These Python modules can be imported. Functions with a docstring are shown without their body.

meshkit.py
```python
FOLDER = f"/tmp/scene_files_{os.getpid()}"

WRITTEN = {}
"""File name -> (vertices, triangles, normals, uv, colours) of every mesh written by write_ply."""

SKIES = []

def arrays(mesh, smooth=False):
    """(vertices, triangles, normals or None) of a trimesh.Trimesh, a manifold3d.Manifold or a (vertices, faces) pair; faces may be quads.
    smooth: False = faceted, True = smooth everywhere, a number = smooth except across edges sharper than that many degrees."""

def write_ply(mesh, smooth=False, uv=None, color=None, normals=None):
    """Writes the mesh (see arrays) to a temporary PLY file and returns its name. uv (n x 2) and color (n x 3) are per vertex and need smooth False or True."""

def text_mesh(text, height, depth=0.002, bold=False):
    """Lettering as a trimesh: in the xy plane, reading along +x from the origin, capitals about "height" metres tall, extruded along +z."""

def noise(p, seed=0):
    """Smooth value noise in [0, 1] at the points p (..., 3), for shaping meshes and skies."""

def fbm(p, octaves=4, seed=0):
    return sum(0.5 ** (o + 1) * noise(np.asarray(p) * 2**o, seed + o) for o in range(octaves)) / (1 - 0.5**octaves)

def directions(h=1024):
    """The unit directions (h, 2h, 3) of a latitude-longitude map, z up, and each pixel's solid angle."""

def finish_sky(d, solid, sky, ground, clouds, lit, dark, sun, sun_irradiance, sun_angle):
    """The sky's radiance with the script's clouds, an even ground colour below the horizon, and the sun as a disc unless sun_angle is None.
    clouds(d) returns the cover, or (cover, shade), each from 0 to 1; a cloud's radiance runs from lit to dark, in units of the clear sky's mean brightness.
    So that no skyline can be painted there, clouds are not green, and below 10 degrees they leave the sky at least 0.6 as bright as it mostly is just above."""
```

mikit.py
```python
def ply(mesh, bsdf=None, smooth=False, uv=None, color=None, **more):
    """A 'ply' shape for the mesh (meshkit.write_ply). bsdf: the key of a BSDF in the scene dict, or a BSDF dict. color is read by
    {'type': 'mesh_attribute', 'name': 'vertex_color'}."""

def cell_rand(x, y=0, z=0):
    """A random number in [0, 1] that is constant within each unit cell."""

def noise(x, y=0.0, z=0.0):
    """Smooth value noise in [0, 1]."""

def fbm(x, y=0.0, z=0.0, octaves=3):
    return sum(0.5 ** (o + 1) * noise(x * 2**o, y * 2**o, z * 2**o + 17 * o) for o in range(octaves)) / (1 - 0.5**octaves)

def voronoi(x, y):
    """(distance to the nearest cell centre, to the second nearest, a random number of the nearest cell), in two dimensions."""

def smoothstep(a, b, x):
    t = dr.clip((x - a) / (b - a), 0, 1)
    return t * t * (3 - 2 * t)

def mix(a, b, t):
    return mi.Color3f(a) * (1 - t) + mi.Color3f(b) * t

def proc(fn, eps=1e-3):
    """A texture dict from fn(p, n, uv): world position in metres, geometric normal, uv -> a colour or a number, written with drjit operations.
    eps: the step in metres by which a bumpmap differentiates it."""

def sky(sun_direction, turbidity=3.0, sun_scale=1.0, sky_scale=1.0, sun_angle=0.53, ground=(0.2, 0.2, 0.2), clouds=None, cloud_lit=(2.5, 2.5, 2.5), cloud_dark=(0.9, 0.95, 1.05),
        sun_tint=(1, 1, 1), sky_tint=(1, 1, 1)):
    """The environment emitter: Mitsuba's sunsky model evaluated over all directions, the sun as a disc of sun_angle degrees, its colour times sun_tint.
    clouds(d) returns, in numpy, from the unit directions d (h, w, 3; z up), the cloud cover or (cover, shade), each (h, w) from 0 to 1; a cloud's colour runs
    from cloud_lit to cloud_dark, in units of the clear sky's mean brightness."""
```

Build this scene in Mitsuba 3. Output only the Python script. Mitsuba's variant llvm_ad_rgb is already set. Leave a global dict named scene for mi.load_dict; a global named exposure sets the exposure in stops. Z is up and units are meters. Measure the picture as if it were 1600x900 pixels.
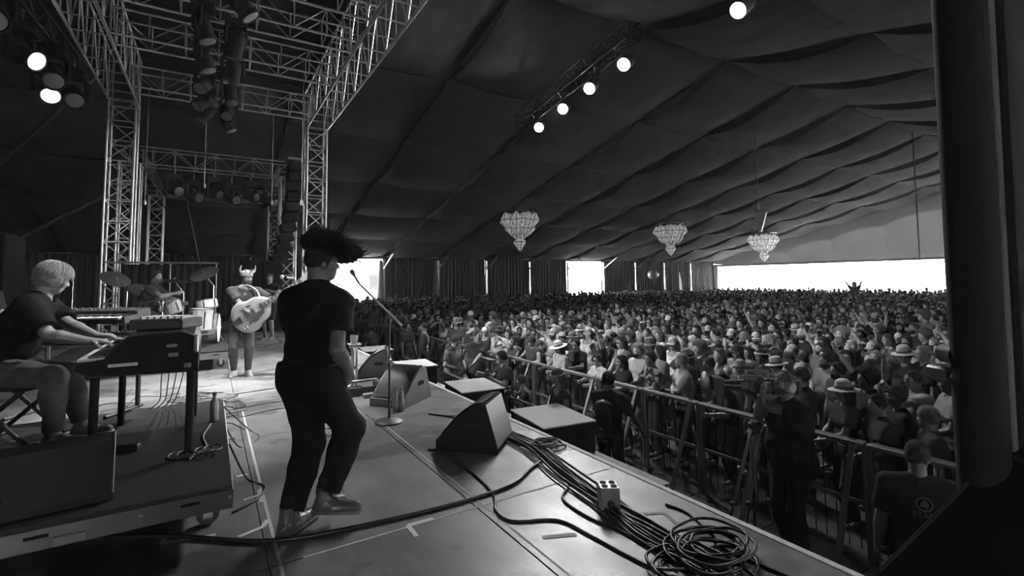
import math, random
import numpy as np, trimesh, mitsuba as mi, drjit as dr
import mikit, meshkit
from mikit import fbm, noise, voronoi, cell_rand, smoothstep, mix
T = mi.ScalarTransform4f
scene, labels = {}, {}
# world: x = towards the audience, y = across the stage (away from the camera), z = up, stage deck at z = 0, ground at z = -1.45
# ---- camera -------------------------------------------------------------------------------------------------------------------------
YAW, PITCH, ROLL, FOCAL = math.radians(31.9), math.radians(3.95), math.radians(0.75), 755.0
_h = np.array([math.sin(YAW), math.cos(YAW), 0.0])
_f = _h * math.cos(PITCH) + np.array([0, 0, math.sin(PITCH)])
_r = np.array([math.cos(YAW), -math.sin(YAW), 0.0])
_u = np.cross(_r, _f)
_u = _u * math.cos(ROLL) + _r * math.sin(ROLL)
EYE = np.array([0, 0, 1.45])
scene['camera'] = dict(type='perspective', fov=2 * math.degrees(math.atan(800 / FOCAL)), fov_axis='x', near_clip=0.05, far_clip=500.0,
                       principal_point_offset_x=0.0, principal_point_offset_y=65.0 / 900,
                       to_world=T().look_at(origin=EYE.tolist(), target=(EYE + _f).tolist(), up=_u.tolist()))
# ---- daylight outside the tent: overcast-white sky and a high sun; stage lamps are built with their fixtures ---------------------------
SKY, SUN = 18.0, 200.0
scene['sky'] = dict(type='constant', sampling_weight=8.0, radiance={'type': 'rgb', 'value': [SKY] * 3})
scene['sun'] = dict(type='directional', direction=[-0.25, 0.30, -0.92], irradiance={'type': 'rgb', 'value': [SUN] * 3}, sampling_weight=1.0)
# thin haze in the tent air (its box is built with the tent)
HAZE = {'type': 'homogeneous', 'albedo': 0.95, 'sigma_t': 0.0016, 'phase': {'type': 'hg', 'g': 0.65}}
scene['haze_medium'] = HAZE
scene['camera']['medium'] = {'type': 'ref', 'id': 'haze_medium'}
exposure = 0.3
# ---- materials: the picture is black and white, so every colour is a grey carried per vertex ------------------------------------------
VC = {'type': 'mesh_attribute', 'name': 'vertex_color'}
def two(b): return {'type': 'twosided', 'b': b}
scene['matte'] = two(dict(type='principled', base_color=VC, roughness=0.9, specular=0.15))
scene['skin'] = two(dict(type='principled', base_color=VC, roughness=0.5, specular=0.4))
scene['satin'] = two(dict(type='principled', base_color=VC, roughness=0.38, specular=0.5))
scene['metal'] = two(dict(type='principled', base_color=VC, roughness=0.33, metallic=0.9))
scene['chrome'] = two(dict(type='principled', base_color=VC, roughness=0.12, metallic=1.0))
scene['glass'] = dict(type='dielectric', int_ior=1.45)
def grey(v): return {'type': 'rgb', 'value': [v] * 3}
def emit(v, w=1.0): return {'type': 'area', 'radiance': grey(v), 'sampling_weight': w}
def col(c): return np.array([c] * 3 if np.isscalar(c) else c, float)
used = {}
def number(key):
    n = used.get(key, 0); used[key] = n + 1
    return key if n == 0 else f'{key}_{n:03d}'
def tag(key, label, cat=None, group=None, kind=None):
    d = labels.setdefault(key, {})
    if label: d['label'] = label
    if cat: d['category'] = cat
    if group: d['group'] = group
    if kind: d['kind'] = kind
    return key
def shp(mesh, mat='matte', c=0.2, smooth=35, **kw):
    """shape dict of a mesh in one grey (or c(vertices) -> grey per vertex)"""
    v, f, n = meshkit.arrays(mesh, smooth)
    g = c(v) if callable(c) else c
    g = np.asarray(g, float)
    cc = np.repeat(np.broadcast_to(g, (len(v),))[:, None], 3, 1) if g.ndim < 2 else g
    path = meshkit.write_ply((v, f), False, None, cc, normals=n)
    d = {'type': 'ply', 'filename': path, 'face_normals': n is None, **kw}
    d['bsdf'] = {'type': 'ref', 'id': mat} if isinstance(mat, str) else mat
    return d
def put(key, mesh, mat='matte', c=0.2, smooth=35, parent=None, **kw):
    k = number(f'{parent}__{key}' if parent else key)
    scene[k] = mesh if isinstance(mesh, dict) else shp(mesh, mat, c, smooth, **kw)
    return k
def putd(key, d, parent=None, M=None):
    k = number(f'{parent}__{key}' if parent else key)
    scene[k] = {**d, 'to_world': T(np.asarray(M, float))} if M is not None else dict(d)
    return k
def thing(key, label, cat, group=None):
    k = number(key); tag(k, label, cat, group); return k
# ---- mesh helpers ----------------------------------------------------------------------------------------------------------------------
A = lambda *x: np.array(x, float)
def mat4(R=None, t=(0, 0, 0)):
    M = np.eye(4); M[:3, 3] = t
    if R is not None: M[:3, :3] = R
    return M
def rotz(a): c, s = math.cos(a), math.sin(a); return A([c, -s, 0], [s, c, 0], [0, 0, 1])
def roty(a): c, s = math.cos(a), math.sin(a); return A([c, 0, s], [0, 1, 0], [-s, 0, c])
def rotx(a): c, s = math.cos(a), math.sin(a); return A([1, 0, 0], [0, c, -s], [0, s, c])
def unit(v): v = np.asarray(v, float); return v / (np.linalg.norm(v) + 1e-12)
def frame(d, up=(0, 0, 1)):
    """rotation whose z axis is d"""
    d = unit(d); x = np.cross(up, d)
    if np.linalg.norm(x) < 1e-6: x = np.cross((1, 0, 0), d)
    x = unit(x); return np.stack([x, np.cross(d, x), d], 1)
def tr(m, M):
    m = m.copy(); m.apply_transform(np.asarray(M, float)); return m
def cat(ms): return trimesh.util.concatenate(ms)
def box(sx, sy, sz, c=(0, 0, 0), bevel=0.0):
    if bevel <= 0:
        m = trimesh.creation.box((sx, sy, sz))
    else:
        b = bevel; pts = []
        for ax in range(3):
            e = np.array([sx, sy, sz]) / 2 - b; e[ax] += b
            pts += [[i * e[0], j * e[1], k * e[2]] for i in (-1, 1) for j in (-1, 1) for k in (-1, 1)]
        m = trimesh.convex.convex_hull(np.array(pts))
    m.apply_translation(c); return m
def boxat(x0, x1, y0, y1, z0, z1, bevel=0.0):
    return box(x1 - x0, y1 - y0, z1 - z0, ((x0 + x1) / 2, (y0 + y1) / 2, (z0 + z1) / 2), bevel)
def sweep(pts, r, n=8, cap=True):
    """tube along a polyline; r scalar or per point"""
    p = np.asarray(pts, float); k = len(p); r = np.broadcast_to(np.asarray(r, float), (k,))
    t = np.gradient(p, axis=0); t /= np.linalg.norm(t, axis=1, keepdims=True) + 1e-12
    a = np.cross(t[0], (0, 0, 1.0) if abs(t[0, 2]) < 0.9 else (1.0, 0, 0)); a = unit(a)
    fr = []
    for i in range(k):
        a = unit(a - t[i] * (a @ t[i])); fr.append((a, np.cross(t[i], a)))
    th = np.arange(n) * 2 * np.pi / n
    v = np.array([p[i] + r[i] * (np.cos(th)[:, None] * fr[i][0] + np.sin(th)[:, None] * fr[i][1]) for i in range(k)]).reshape(-1, 3)
    f = []
    for i in range(k - 1):
        for j in range(n):
            q = [i * n + j, i * n + (j + 1) % n, (i + 1) * n + (j + 1) % n, (i + 1) * n + j]
            f += [[q[0], q[1], q[2]], [q[0], q[2], q[3]]]
    if cap:
        f += [[0, j + 1, j] for j in range(1, n - 1)]
        o = (k - 1) * n; f += [[o, o + j, o + j + 1] for j in range(1, n - 1)]
    return trimesh.Trimesh(v, np.array(f), process=False)
def rod(a, b, r, n=8): return sweep([a, b], r, n)
def spline(pts, k=8):
    """Catmull-Rom through the points"""
    p = np.asarray(pts, float); p = np.vstack([2 * p[0] - p[1], p, 2 * p[-1] - p[-2]]); out = []
    for i in range(1, len(p) - 2):
        for t in np.arange(k) / k:
            out.append(0.5 * (2 * p[i] + (p[i + 1] - p[i - 1]) * t + (2 * p[i - 1] - 5 * p[i] + 4 * p[i + 1] - p[i + 2]) * t * t + (3 * p[i] - p[i - 1] - 3 * p[i + 1] + p[i + 2]) * t ** 3))
    out.append(p[-2]); return np.array(out)
def lathe(prof, n=24):
    """(r, z) profile about z"""
    return trimesh.creation.revolve(np.asarray(prof, float), sections=n)
def extrude(poly, h):
    import shapely.geometry as sg
    return trimesh.creation.extrude_polygon(sg.Polygon(poly), h, engine='earcut')
def grid(P):
    """quad grid of points (m, n, 3)"""
    m, n = P.shape[:2]; i, j = np.meshgrid(np.arange(m - 1), np.arange(n - 1), indexing='ij')
    q = np.stack([i * n + j, (i + 1) * n + j, (i + 1) * n + j + 1, i * n + j + 1], -1).reshape(-1, 4)
    return trimesh.Trimesh(P.reshape(-1, 3), np.vstack([q[:, [0, 1, 2]], q[:, [0, 2, 3]]]), process=False)
_rods = {}
def rodpart(key, a, b, r, mat='metal', c=0.6, parent=None, n=6):
    """a rod as a part; rods of one length and grey share their mesh"""
    a, b = np.asarray(a, float), np.asarray(b, float); L = np.linalg.norm(b - a); q = (round(L, 2), r, mat, c, n)
    if q not in _rods: _rods[q] = shp(rod((0, 0, 0), (0, 0, round(L, 2)), r, n), mat, c, True if n > 6 else 50)
    return putd(key, _rods[q], parent, mat4(frame(b - a), a))
def truss(key, label, p0, p1, w, h, bay, up=(0, 0, 1), r=0.025, rb=0.013, c=0.55, catg='truss', group=None, nr=6, mat='metal', ladder=False, vee=False):
    """box truss from p0 to p1 (centre line), w wide, h tall: four chords, ladder rungs and diagonals, each a part"""
    t = thing(key, label, catg, group)
    p0, p1 = np.asarray(p0, float), np.asarray(p1, float); L = np.linalg.norm(p1 - p0); d = (p1 - p0) / L
    up = unit(np.asarray(up, float) - d * (np.asarray(up, float) @ d)); s = np.cross(d, up)
    n = max(1, int(round(L / bay)))
    cor = {(i, j): s * w / 2 * i + up * h / 2 * j for i in (-1, 1) for j in (-1, 1)}
    for o in cor.values(): rodpart('chord', p0 + o, p1 + o, r, mat, c, t, 8)
    faces = [((-1, -1), (1, -1)), ((-1, 1), (1, 1)), ((-1, -1), (-1, 1)), ((1, -1), (1, 1))]
    for fi, (a, b) in enumerate(faces):
        for k in range(n + 1):
            q = p0 + d * L * k / n
            if not (vee and fi < 2 and k % 2): rodpart('rung', q + cor[a], q + cor[b], rb, mat, c, t)
            if k < n and not ((ladder or vee) and fi < 2):
                q2 = p0 + d * L * (k + 1) / n
                x, y = (cor[a], cor[b]) if (k + fi * (not vee)) % 2 else (cor[b], cor[a])
                rodpart('brace', q + x, q2 + y, rb, mat, c, t)
    return t
ONES = 'zeroth first second third fourth fifth sixth seventh eighth ninth tenth eleventh twelfth thirteenth fourteenth fifteenth sixteenth seventeenth eighteenth nineteenth'.split()
def ordn(n): return ONES[n] if n < 20 else {20: 'twentieth', 30: 'thirtieth', 40: 'fortieth', 50: 'fiftieth', 60: 'sixtieth'}.get(n) or {2: 'twenty', 3: 'thirty', 4: 'forty', 5: 'fifty', 6: 'sixty'}[n // 10] + '-' + ONES[n % 10]
# ---- people: bodies, clothes and hair are level sets of smoothly joined limbs, meshed with surface nets -----------------------------------
_CE = [(a, b) for a in range(8) for b in range(a + 1, 8) if bin(a ^ b).count('1') == 1]
_CO = A(*[[c >> 2 & 1, c >> 1 & 1, c & 1] for c in range(8)])
def nets(D, o, h):
    """surface nets of the zero level of D on a grid"""
    s = D < 0; n = np.array(D.shape) - 1
    cs = [s[a:a + n[0], b:b + n[1], c:c + n[2]] for a in (0, 1) for b in (0, 1) for c in (0, 1)]
    cnt = sum(x.astype(np.int8) for x in cs); act = (cnt > 0) & (cnt < 8)
    I = np.argwhere(act); idx = -np.ones(act.shape, int); idx[act] = np.arange(len(I))
    val = np.stack([D[I[:, 0] + (c >> 2 & 1), I[:, 1] + (c >> 1 & 1), I[:, 2] + (c & 1)] for c in range(8)], 1)
    P, W = np.zeros((len(I), 3)), np.zeros(len(I))
    for a, b in _CE:
        va, vb = val[:, a], val[:, b]; m = (va < 0) != (vb < 0)
        t = np.where(m, va / np.where(m, va - vb, 1), 0)[:, None]
        P += np.where(m[:, None], _CO[a] + (_CO[b] - _CO[a]) * t, 0); W += m
    V = o + (I + P / W[:, None]) * h
    F = []
    for ax in range(3):
        u, v = [(1, 2), (2, 0), (0, 1)][ax]
        sl0 = [slice(None)] * 3; sl1 = [slice(None)] * 3; sl0[ax] = slice(0, -1); sl1[ax] = slice(1, None)
        for q in (u, v): sl0[q] = sl1[q] = slice(1, -1)
        x0, x1 = s[tuple(sl0)], s[tuple(sl1)]
        E = np.argwhere(x0 != x1); fl = x0[tuple(E.T)]
        E[:, u] += 1; E[:, v] += 1
        du, dv = np.eye(3, dtype=int)[u], np.eye(3, dtype=int)[v]
        q = [idx[tuple((E - a * du - b * dv).T)] for a, b in ((1, 1), (0, 1), (0, 0), (1, 0))]
        q = np.stack(q, 1); q = np.where(fl[:, None], q, q[:, ::-1])
        F += [q[:, [0, 1, 2]], q[:, [0, 2, 3]]]
    return trimesh.Trimesh(V, np.vstack(F), process=False)
def cap(a, b, ra, rb=None, k=.02, cut=None, sub=False):
    return dict(a=A(*a), b=A(*b), ra=ra, rb=ra if rb is None else rb, k=k, cut=cut, sub=sub)
def ell(c, R, rad, k=.02, cut=None, sub=False):
    return dict(c=A(*c), R=R, rad=A(*rad), k=k, cut=cut, sub=sub)
def level(prims, res, cuts=(), wob=0.0, wf=9.0, seed=0, simp=0.0, inter=()):
    lo = np.min([np.minimum(p['a'] - p['ra'], p['b'] - p['rb']) if 'a' in p else p['c'] - p['rad'].max() for p in prims if not p['sub']], 0) - 3 * res
    hi = np.max([np.maximum(p['a'] + p['ra'], p['b'] + p['rb']) if 'a' in p else p['c'] + p['rad'].max() for p in prims if not p['sub']], 0) + 3 * res
    n = np.ceil((hi - lo) / res).astype(int) + 1
    ax = [lo[i] + np.arange(n[i]) * res for i in range(3)]
    D = np.full(n, 1.0, np.float32)
    for p in prims:
        m = 2 * abs(p['k']) + 2.5 * res
        if 'a' in p: l, u = np.minimum(p['a'] - p['ra'], p['b'] - p['rb']) - m, np.maximum(p['a'] + p['ra'], p['b'] + p['rb']) + m
        else: l, u = p['c'] - p['rad'].max() - m, p['c'] + p['rad'].max() + m
        s = [slice(max(0, np.searchsorted(ax[i], l[i]) - 1), np.searchsorted(ax[i], u[i]) + 1) for i in range(3)]
        X = ax[0][s[0]][:, None, None], ax[1][s[1]][None, :, None], ax[2][s[2]][None, None]
        if 0 in D[tuple(s)].shape: continue
        if 'a' in p:
            d = p['b'] - p['a']; dd = d @ d + 1e-12; q = [X[i] - p['a'][i] for i in range(3)]
            t = np.clip((q[0] * d[0] + q[1] * d[1] + q[2] * d[2]) / dd, 0, 1)
            v = np.sqrt((q[0] - t * d[0]) ** 2 + (q[1] - t * d[1]) ** 2 + (q[2] - t * d[2]) ** 2) - (p['ra'] + (p['rb'] - p['ra']) * t)
        else:
            q = [X[i] - p['c'][i] for i in range(3)]
            e = [sum(p['R'][i, j] * q[i] for i in range(3)) / p['rad'][j] for j in range(3)]
            L = np.sqrt(e[0] ** 2 + e[1] ** 2 + e[2] ** 2) + 1e-9
            L2 = np.sqrt(sum((e[j] / p['rad'][j]) ** 2 for j in range(3))) + 1e-9
            v = L * (L - 1) / L2
        if p['cut'] is not None:
            for cp, cn in (p['cut'] if isinstance(p['cut'], list) else [p['cut']]):
                cn = unit(cn); v = np.maximum(v, sum((X[i] - cp[i]) * cn[i] for i in range(3)))
        old = D[tuple(s)]; k = p['k']
        if p['sub']:
            hh = np.clip(.5 - .5 * (old + v) / k, 0, 1); D[tuple(s)] = old * (1 - hh) - v * hh + k * hh * (1 - hh)
        elif k <= 0: D[tuple(s)] = np.minimum(old, v)
        else:
            hh = np.clip(.5 + .5 * (v - old) / k, 0, 1); D[tuple(s)] = v * (1 - hh) + old * hh - k * hh * (1 - hh)
    if wob:
        G = np.stack(np.meshgrid(*ax, indexing='ij'), -1) * wf
        near = np.abs(D) < .08
        D[near] += (wob * (meshkit.fbm(G[near], 3, seed) - .5) * 2).astype(np.float32)
    for cp, cn in cuts:
        cn = unit(cn); D = np.maximum(D, sum((ax[i] - cp[i]).reshape([-1 if j == i else 1 for j in range(3)]) * cn[i] for i in range(3)).astype(np.float32))
    m = nets(D, lo, res)
    if simp: m = simplify(m, simp)
    return m
def simplify(m, eps):
    import manifold3d as mf
    try:
        M = mf.Manifold(mf.Mesh(np.asarray(m.vertices, np.float32), np.asarray(m.faces, np.uint32)))
        if M.status() != mf.Error.NoError: return m
        o = M.simplify(eps).to_mesh(); return trimesh.Trimesh(o.vert_properties[:, :3], o.tri_verts, process=False)
    except Exception:
        return m
def ik(a, c, l1, l2, hint):
    """middle joint of a two-bone limb from a towards c; returns (middle, end)"""
    a, c = A(*a), A(*c); d = c - a; L = np.linalg.norm(d); L2 = min(max(L, abs(l1 - l2) * 1.02), (l1 + l2) * .999); d = d / max(L, 1e-9); c = a + d * L2
    x = (l1 * l1 - l2 * l2 + L2 * L2) / (2 * L2); h = math.sqrt(max(l1 * l1 - x * x, 0)); hv = A(*hint); hv = unit(hv - d * (hv @ d))
    return a + d * x + hv * h, c
class Body:
    """joints of a figure about 1.75 m tall; local axes: x ahead, y to its left, z up, feet at z = 0"""
    def __init__(s, lean=(0, 0, 1), hip=(0, 0, .92), twist=0., head=(1, 0, 0), tilt=0., hands=None, feet=None, elbows=((-.6, .7, -.5), (-.6, -.7, -.5)), knees=((1, .1, 0), (1, -.1, 0)), fem=False, fat=1., hs=1., roll=0., drop=0.):
        s.up = unit(lean); s.hip = A(*hip); s.fem, s.fat = fem, fat
        s.lat = unit(np.cross(s.up, rotz(twist) @ A(1, 0, 0))); s.fwd = np.cross(s.lat, s.up)
        s.sw = (.165 if fem else .19) * (1 + .25 * (fat - 1))
        s.neck = s.hip + s.up * .535
        s.sh = [s.neck - s.up * (.065 + drop) + s.lat * s.sw * q for q in (1, -1)]
        hands = hands or ((.10, .28, .82), (.10, -.28, .82)); feet = feet or ((0, .1, .08), (0, -.1, .08))
        s.el, s.wr = zip(*[ik(s.sh[i], hands[i], .285, .255, elbows[i]) for i in (0, 1)])
        s.hj = [s.hip + A(0, .088 * q, -.02) for q in (1, -1)]
        s.kn, s.an = zip(*[ik(s.hj[i], feet[i], .425, .415, knees[i]) for i in (0, 1)])
        hx = unit(A(*head)); hy = unit(np.cross((0, 0, 1), hx)); hz = np.cross(hx, hy)
        if roll: hy, hz = hy * math.cos(roll) + hz * math.sin(roll), hz * math.cos(roll) - hy * math.sin(roll)
        s.hR = np.stack([hx, hy, hz], 1); s.hs = .93 * hs
        s.hc = s.neck + unit(s.up + A(0, 0, .6) + s.hR[:, 0] * .22) * .155
    def H(s, x, y, z): return s.hc + s.hR @ A(x, y, z) * s.hs
    def torso(s, g=0., k=.05):
        f = s.fat; u, l, w = s.up, s.lat, s.fwd; h = s.hip
        p = [cap(h + l * .075 - u * .01, h - l * .075 - u * .01, .112 * f + g, k=k), cap(h + u * .16 + l * .055 + w * .012 * f, h + u * .16 - l * .055 + w * .012 * f, (.092 if s.fem else .103) * f + g + .02 * (f - 1), k=k),
             cap(h + u * .34 + l * .085, h + u * .34 - l * .085, (.100 if s.fem else .113) * (.5 + .5 * f) + g, k=k), cap(h + u * .43 + l * .105, h + u * .43 - l * .105, .085 + g, k=k)]
        if s.fem: p += [cap(h + u * .34 + w * .07 + l * .065, h + u * .335 + w * .075 + l * .065, .062 + g, k=.03), cap(h + u * .34 + w * .07 - l * .065, h + u * .335 + w * .075 - l * .065, .062 + g, k=.03)]
        if f > 1.1: p += [cap(h + u * .1 + w * .07, h + u * .14 + w * .08, .11 * f + g, k=.06)]
        for q in (0, 1): p.append(cap(s.neck - u * .01, s.sh[q] + u * .005, .05 + g, .055 + g, k=.04))
        return p
    def arm(s, q, g=0., cut=None, k=.02, lower=True):
        t = .88 if s.fem else 1.
        p = [cap(s.sh[q], s.el[q], .056 * t + g, .042 * t + g, k=.03, cut=cut)]
        if lower: p += [cap(s.el[q], s.el[q] * .72 + s.wr[q] * .28, .042 * t + g, .044 * t + g, k=k), cap(s.el[q] * .72 + s.wr[q] * .28, s.wr[q], .044 * t + g, .028 * t + g, k=k)]
        return p
    def hand(s, q, dirn=None, palm=None, curl=.5, fine=True, spread=.0):
        """palm, four bent fingers and a thumb; palm = the way the palm faces"""
        w = s.wr[q]; d = unit(A(*dirn)) if dirn is not None else unit(w - s.el[q])
        pn = A(*palm) if palm is not None else (s.lat * (-1 if q == 0 else 1) - s.fwd * .3); pn = unit(pn - d * (pn @ d)); x = np.cross(d, pn) * (1 if q == 0 else -1)
        k = w + d * .085
        p = [cap(w + x * .008, k + x * .020, .021, .016, k=.012), cap(w - x * .008, k - x * .026, .021, .016, k=.012), cap(w, w + d * .06, .024, .02, k=.012)]
        if not fine:
            e = k + d * .05 * math.cos(curl) + pn * .05 * math.sin(curl)
            return p + [cap(k + x * .02, e + x * .016, .015, .011, k=.012), cap(k - x * .022, e - x * .018, .015, .01, k=.012), cap(w + x * .03 + d * .02, w + x * .055 + d * .065 + pn * .02, .013, .010, k=.012)]
        for j, (off, ln) in enumerate(((.030, .072), (.010, .080), (-.010, .075), (-.029, .060))):
            b = k + x * off; a = 0.; pt = b; dd = d + x * (off * 6 * spread)
            for t, fr in enumerate((.44, .32, .24)):
                a += curl * (.75 if t == 0 else 1.0)
                nx = pt + (unit(dd) * math.cos(a) + pn * math.sin(a)) * ln * fr
                p.append(cap(pt, nx, .0095 - .001 * t, .0085 - .001 * t, k=.004)); pt = nx
        b = w + x * .022 + d * .022; m = b + x * .030 + d * .028 + pn * .014; e = m + d * .030 + x * .006 + pn * (.012 + .012 * curl)
        return p + [cap(b, m, .014, .0115, k=.01), cap(m, e, .0112, .009, k=.004)]
    def leg(s, q, g=0., gk=None, cut=None, k=.03):
        t = .95 if s.fem else 1.; gk = g if gk is None else gk; h, n, a = s.hj[q], s.kn[q], s.an[q]; m = n * .68 + a * .32
        return [cap(h, n, .088 * (.6 + .4 * s.fat) * t + g, .056 * t + gk, k=.04), cap(n, m, .056 * t + gk, .054 * t + gk, k=k), cap(m, a, .054 * t + gk, .036 * t + gk, k=k, cut=cut)]
    def headp(s):
        h, z = s.H, s.hs; R = s.hR
        p = [ell(h(-.004, 0, .034), R, A(.098, .077, .098) * z, k=.02), ell(h(.034, 0, -.035), R, A(.062, .056, .075) * z, k=.03), cap(h(.062, .012, -.083), h(.062, -.012, -.083), .024 * z, k=.025),
             cap(h(.060, .036, -.012), h(.060, -.036, -.012), .030 * z, k=.02), cap(h(.080, .036, .030), h(.080, -.036, .030), .014 * z, k=.015)]
        for q in (1, -1):
            p.append(ell(h(.092, .031 * q, .010), R, A(.016, .017, .011) * z, k=.008, sub=True))
            p.append(ell(h(-.004, .079 * q, -.004), R, A(.017, .009, .030) * z, k=.006))
        p += [cap(h(.090, 0, .018), h(.110, 0, -.016), .009 * z, .013 * z, k=.010), cap(h(.099, .010, -.020), h(.099, -.010, -.020), .009 * z, k=.008),
              cap(h(.086, .014, -.049), h(.086, -.014, -.049), .011 * z, k=.010), cap(h(.084, .012, -.060), h(.084, -.012, -.060), .010 * z, k=.008)]
        p.append(cap(s.neck - s.up * .03, s.hc - s.hR[:, 0] * .028 - s.hR[:, 2] * .03, .06, .053 if not s.fem else .046, k=.03))
        return p
    def face(s, eyec=.03, browc=.04, lipc=.12, up='person', mouth=0., far=False):
        """eyes, eyebrows and lips as parts"""
        h, z, R = s.H, s.hs, s.hR
        sph = trimesh.creation.icosphere(1)
        def e(c, rad): return tr(sph, mat4(R * A(*rad), c))
        es = [(e(h(.0835, .031 * q, .010), A(.010, .0125, .009) * z), q) for q in (1, -1)]
        pu = [e(h(.0915, .031 * q, .010), A(.004, .006, .006) * z) for q in (1, -1)]
        lp = [sweep([h(.088, .024, -.054), h(.0975, 0, -.051), h(.088, -.024, -.054)], A(.003, .0058, .003) * z, 5), sweep([h(.087, .022, -.055 - mouth), h(.0955, 0, -.0605 - mouth), h(.087, -.022, -.055 - mouth)], A(.003, .006, .003) * z, 5)]
        bw = [sweep([h(.094, .012 * q, .031), h(.093, .030 * q, .037), h(.083, .047 * q, .032)], A(.0035, .0045, .002) * z, 5) for q in (1, -1)]
        if far:
            put('eyes', cat(pu + bw), 'skin', eyec, True, parent=up); put('lips', cat(lp), 'skin', lipc, True, parent=up); return
        for x, _ in es: put('eye', x, 'skin', .42, True, parent=up)
        for x in pu: put('iris', x, 'skin', eyec, True, parent=up)
        for x in bw: put('eyebrow', x, 'matte', browc, True, parent=up)
        for x in lp: put('lip', x, 'skin', lipc, True, parent=up)
    def body(s, hands=((None, None, .5), (None, None, .5)), fine=True, feet=True, arms=True):
        p = s.torso() + s.headp()
        for q in (0, 1):
            if arms: p += s.arm(q) + s.hand(q, *hands[q][:3], fine=fine)
            p += s.leg(q)
            if feet: p.append(cap(s.an[q] - A(.0, 0, .03), s.an[q] + A(.13, 0, -.05), .035, .025, k=.02))
        return p
    def shirt(s, g=.016, sleeve=.62, hem=-.06, low=0., long=False, k=.05):
        """cut planes: hem, neckline; the sleeves end across the arm"""
        p = s.torso(g, k)
        for q in (0, 1):
            if long:
                d = s.wr[q] - s.el[q]; p += s.arm(q, g)[:1]; x = s.arm(q, g)[1:]; x[-1]['cut'] = (s.wr[q] - unit(d) * .02, d); p += x
            elif sleeve > 0:
                d = s.el[q] - s.sh[q]; p.append(cap(s.sh[q], s.el[q], .056 + g + .006, .05 + g + .010, k=.03, cut=(s.sh[q] + d * sleeve, d)))
        cuts = [(s.hip + s.up * hem, -s.up)]
        p.append(cap(s.neck + s.up * .015 + s.fwd * (.02 + low * .5), s.neck + s.up * .12 + s.fwd * .03, .058 + low, k=.008, sub=True))
        return p, cuts
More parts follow.
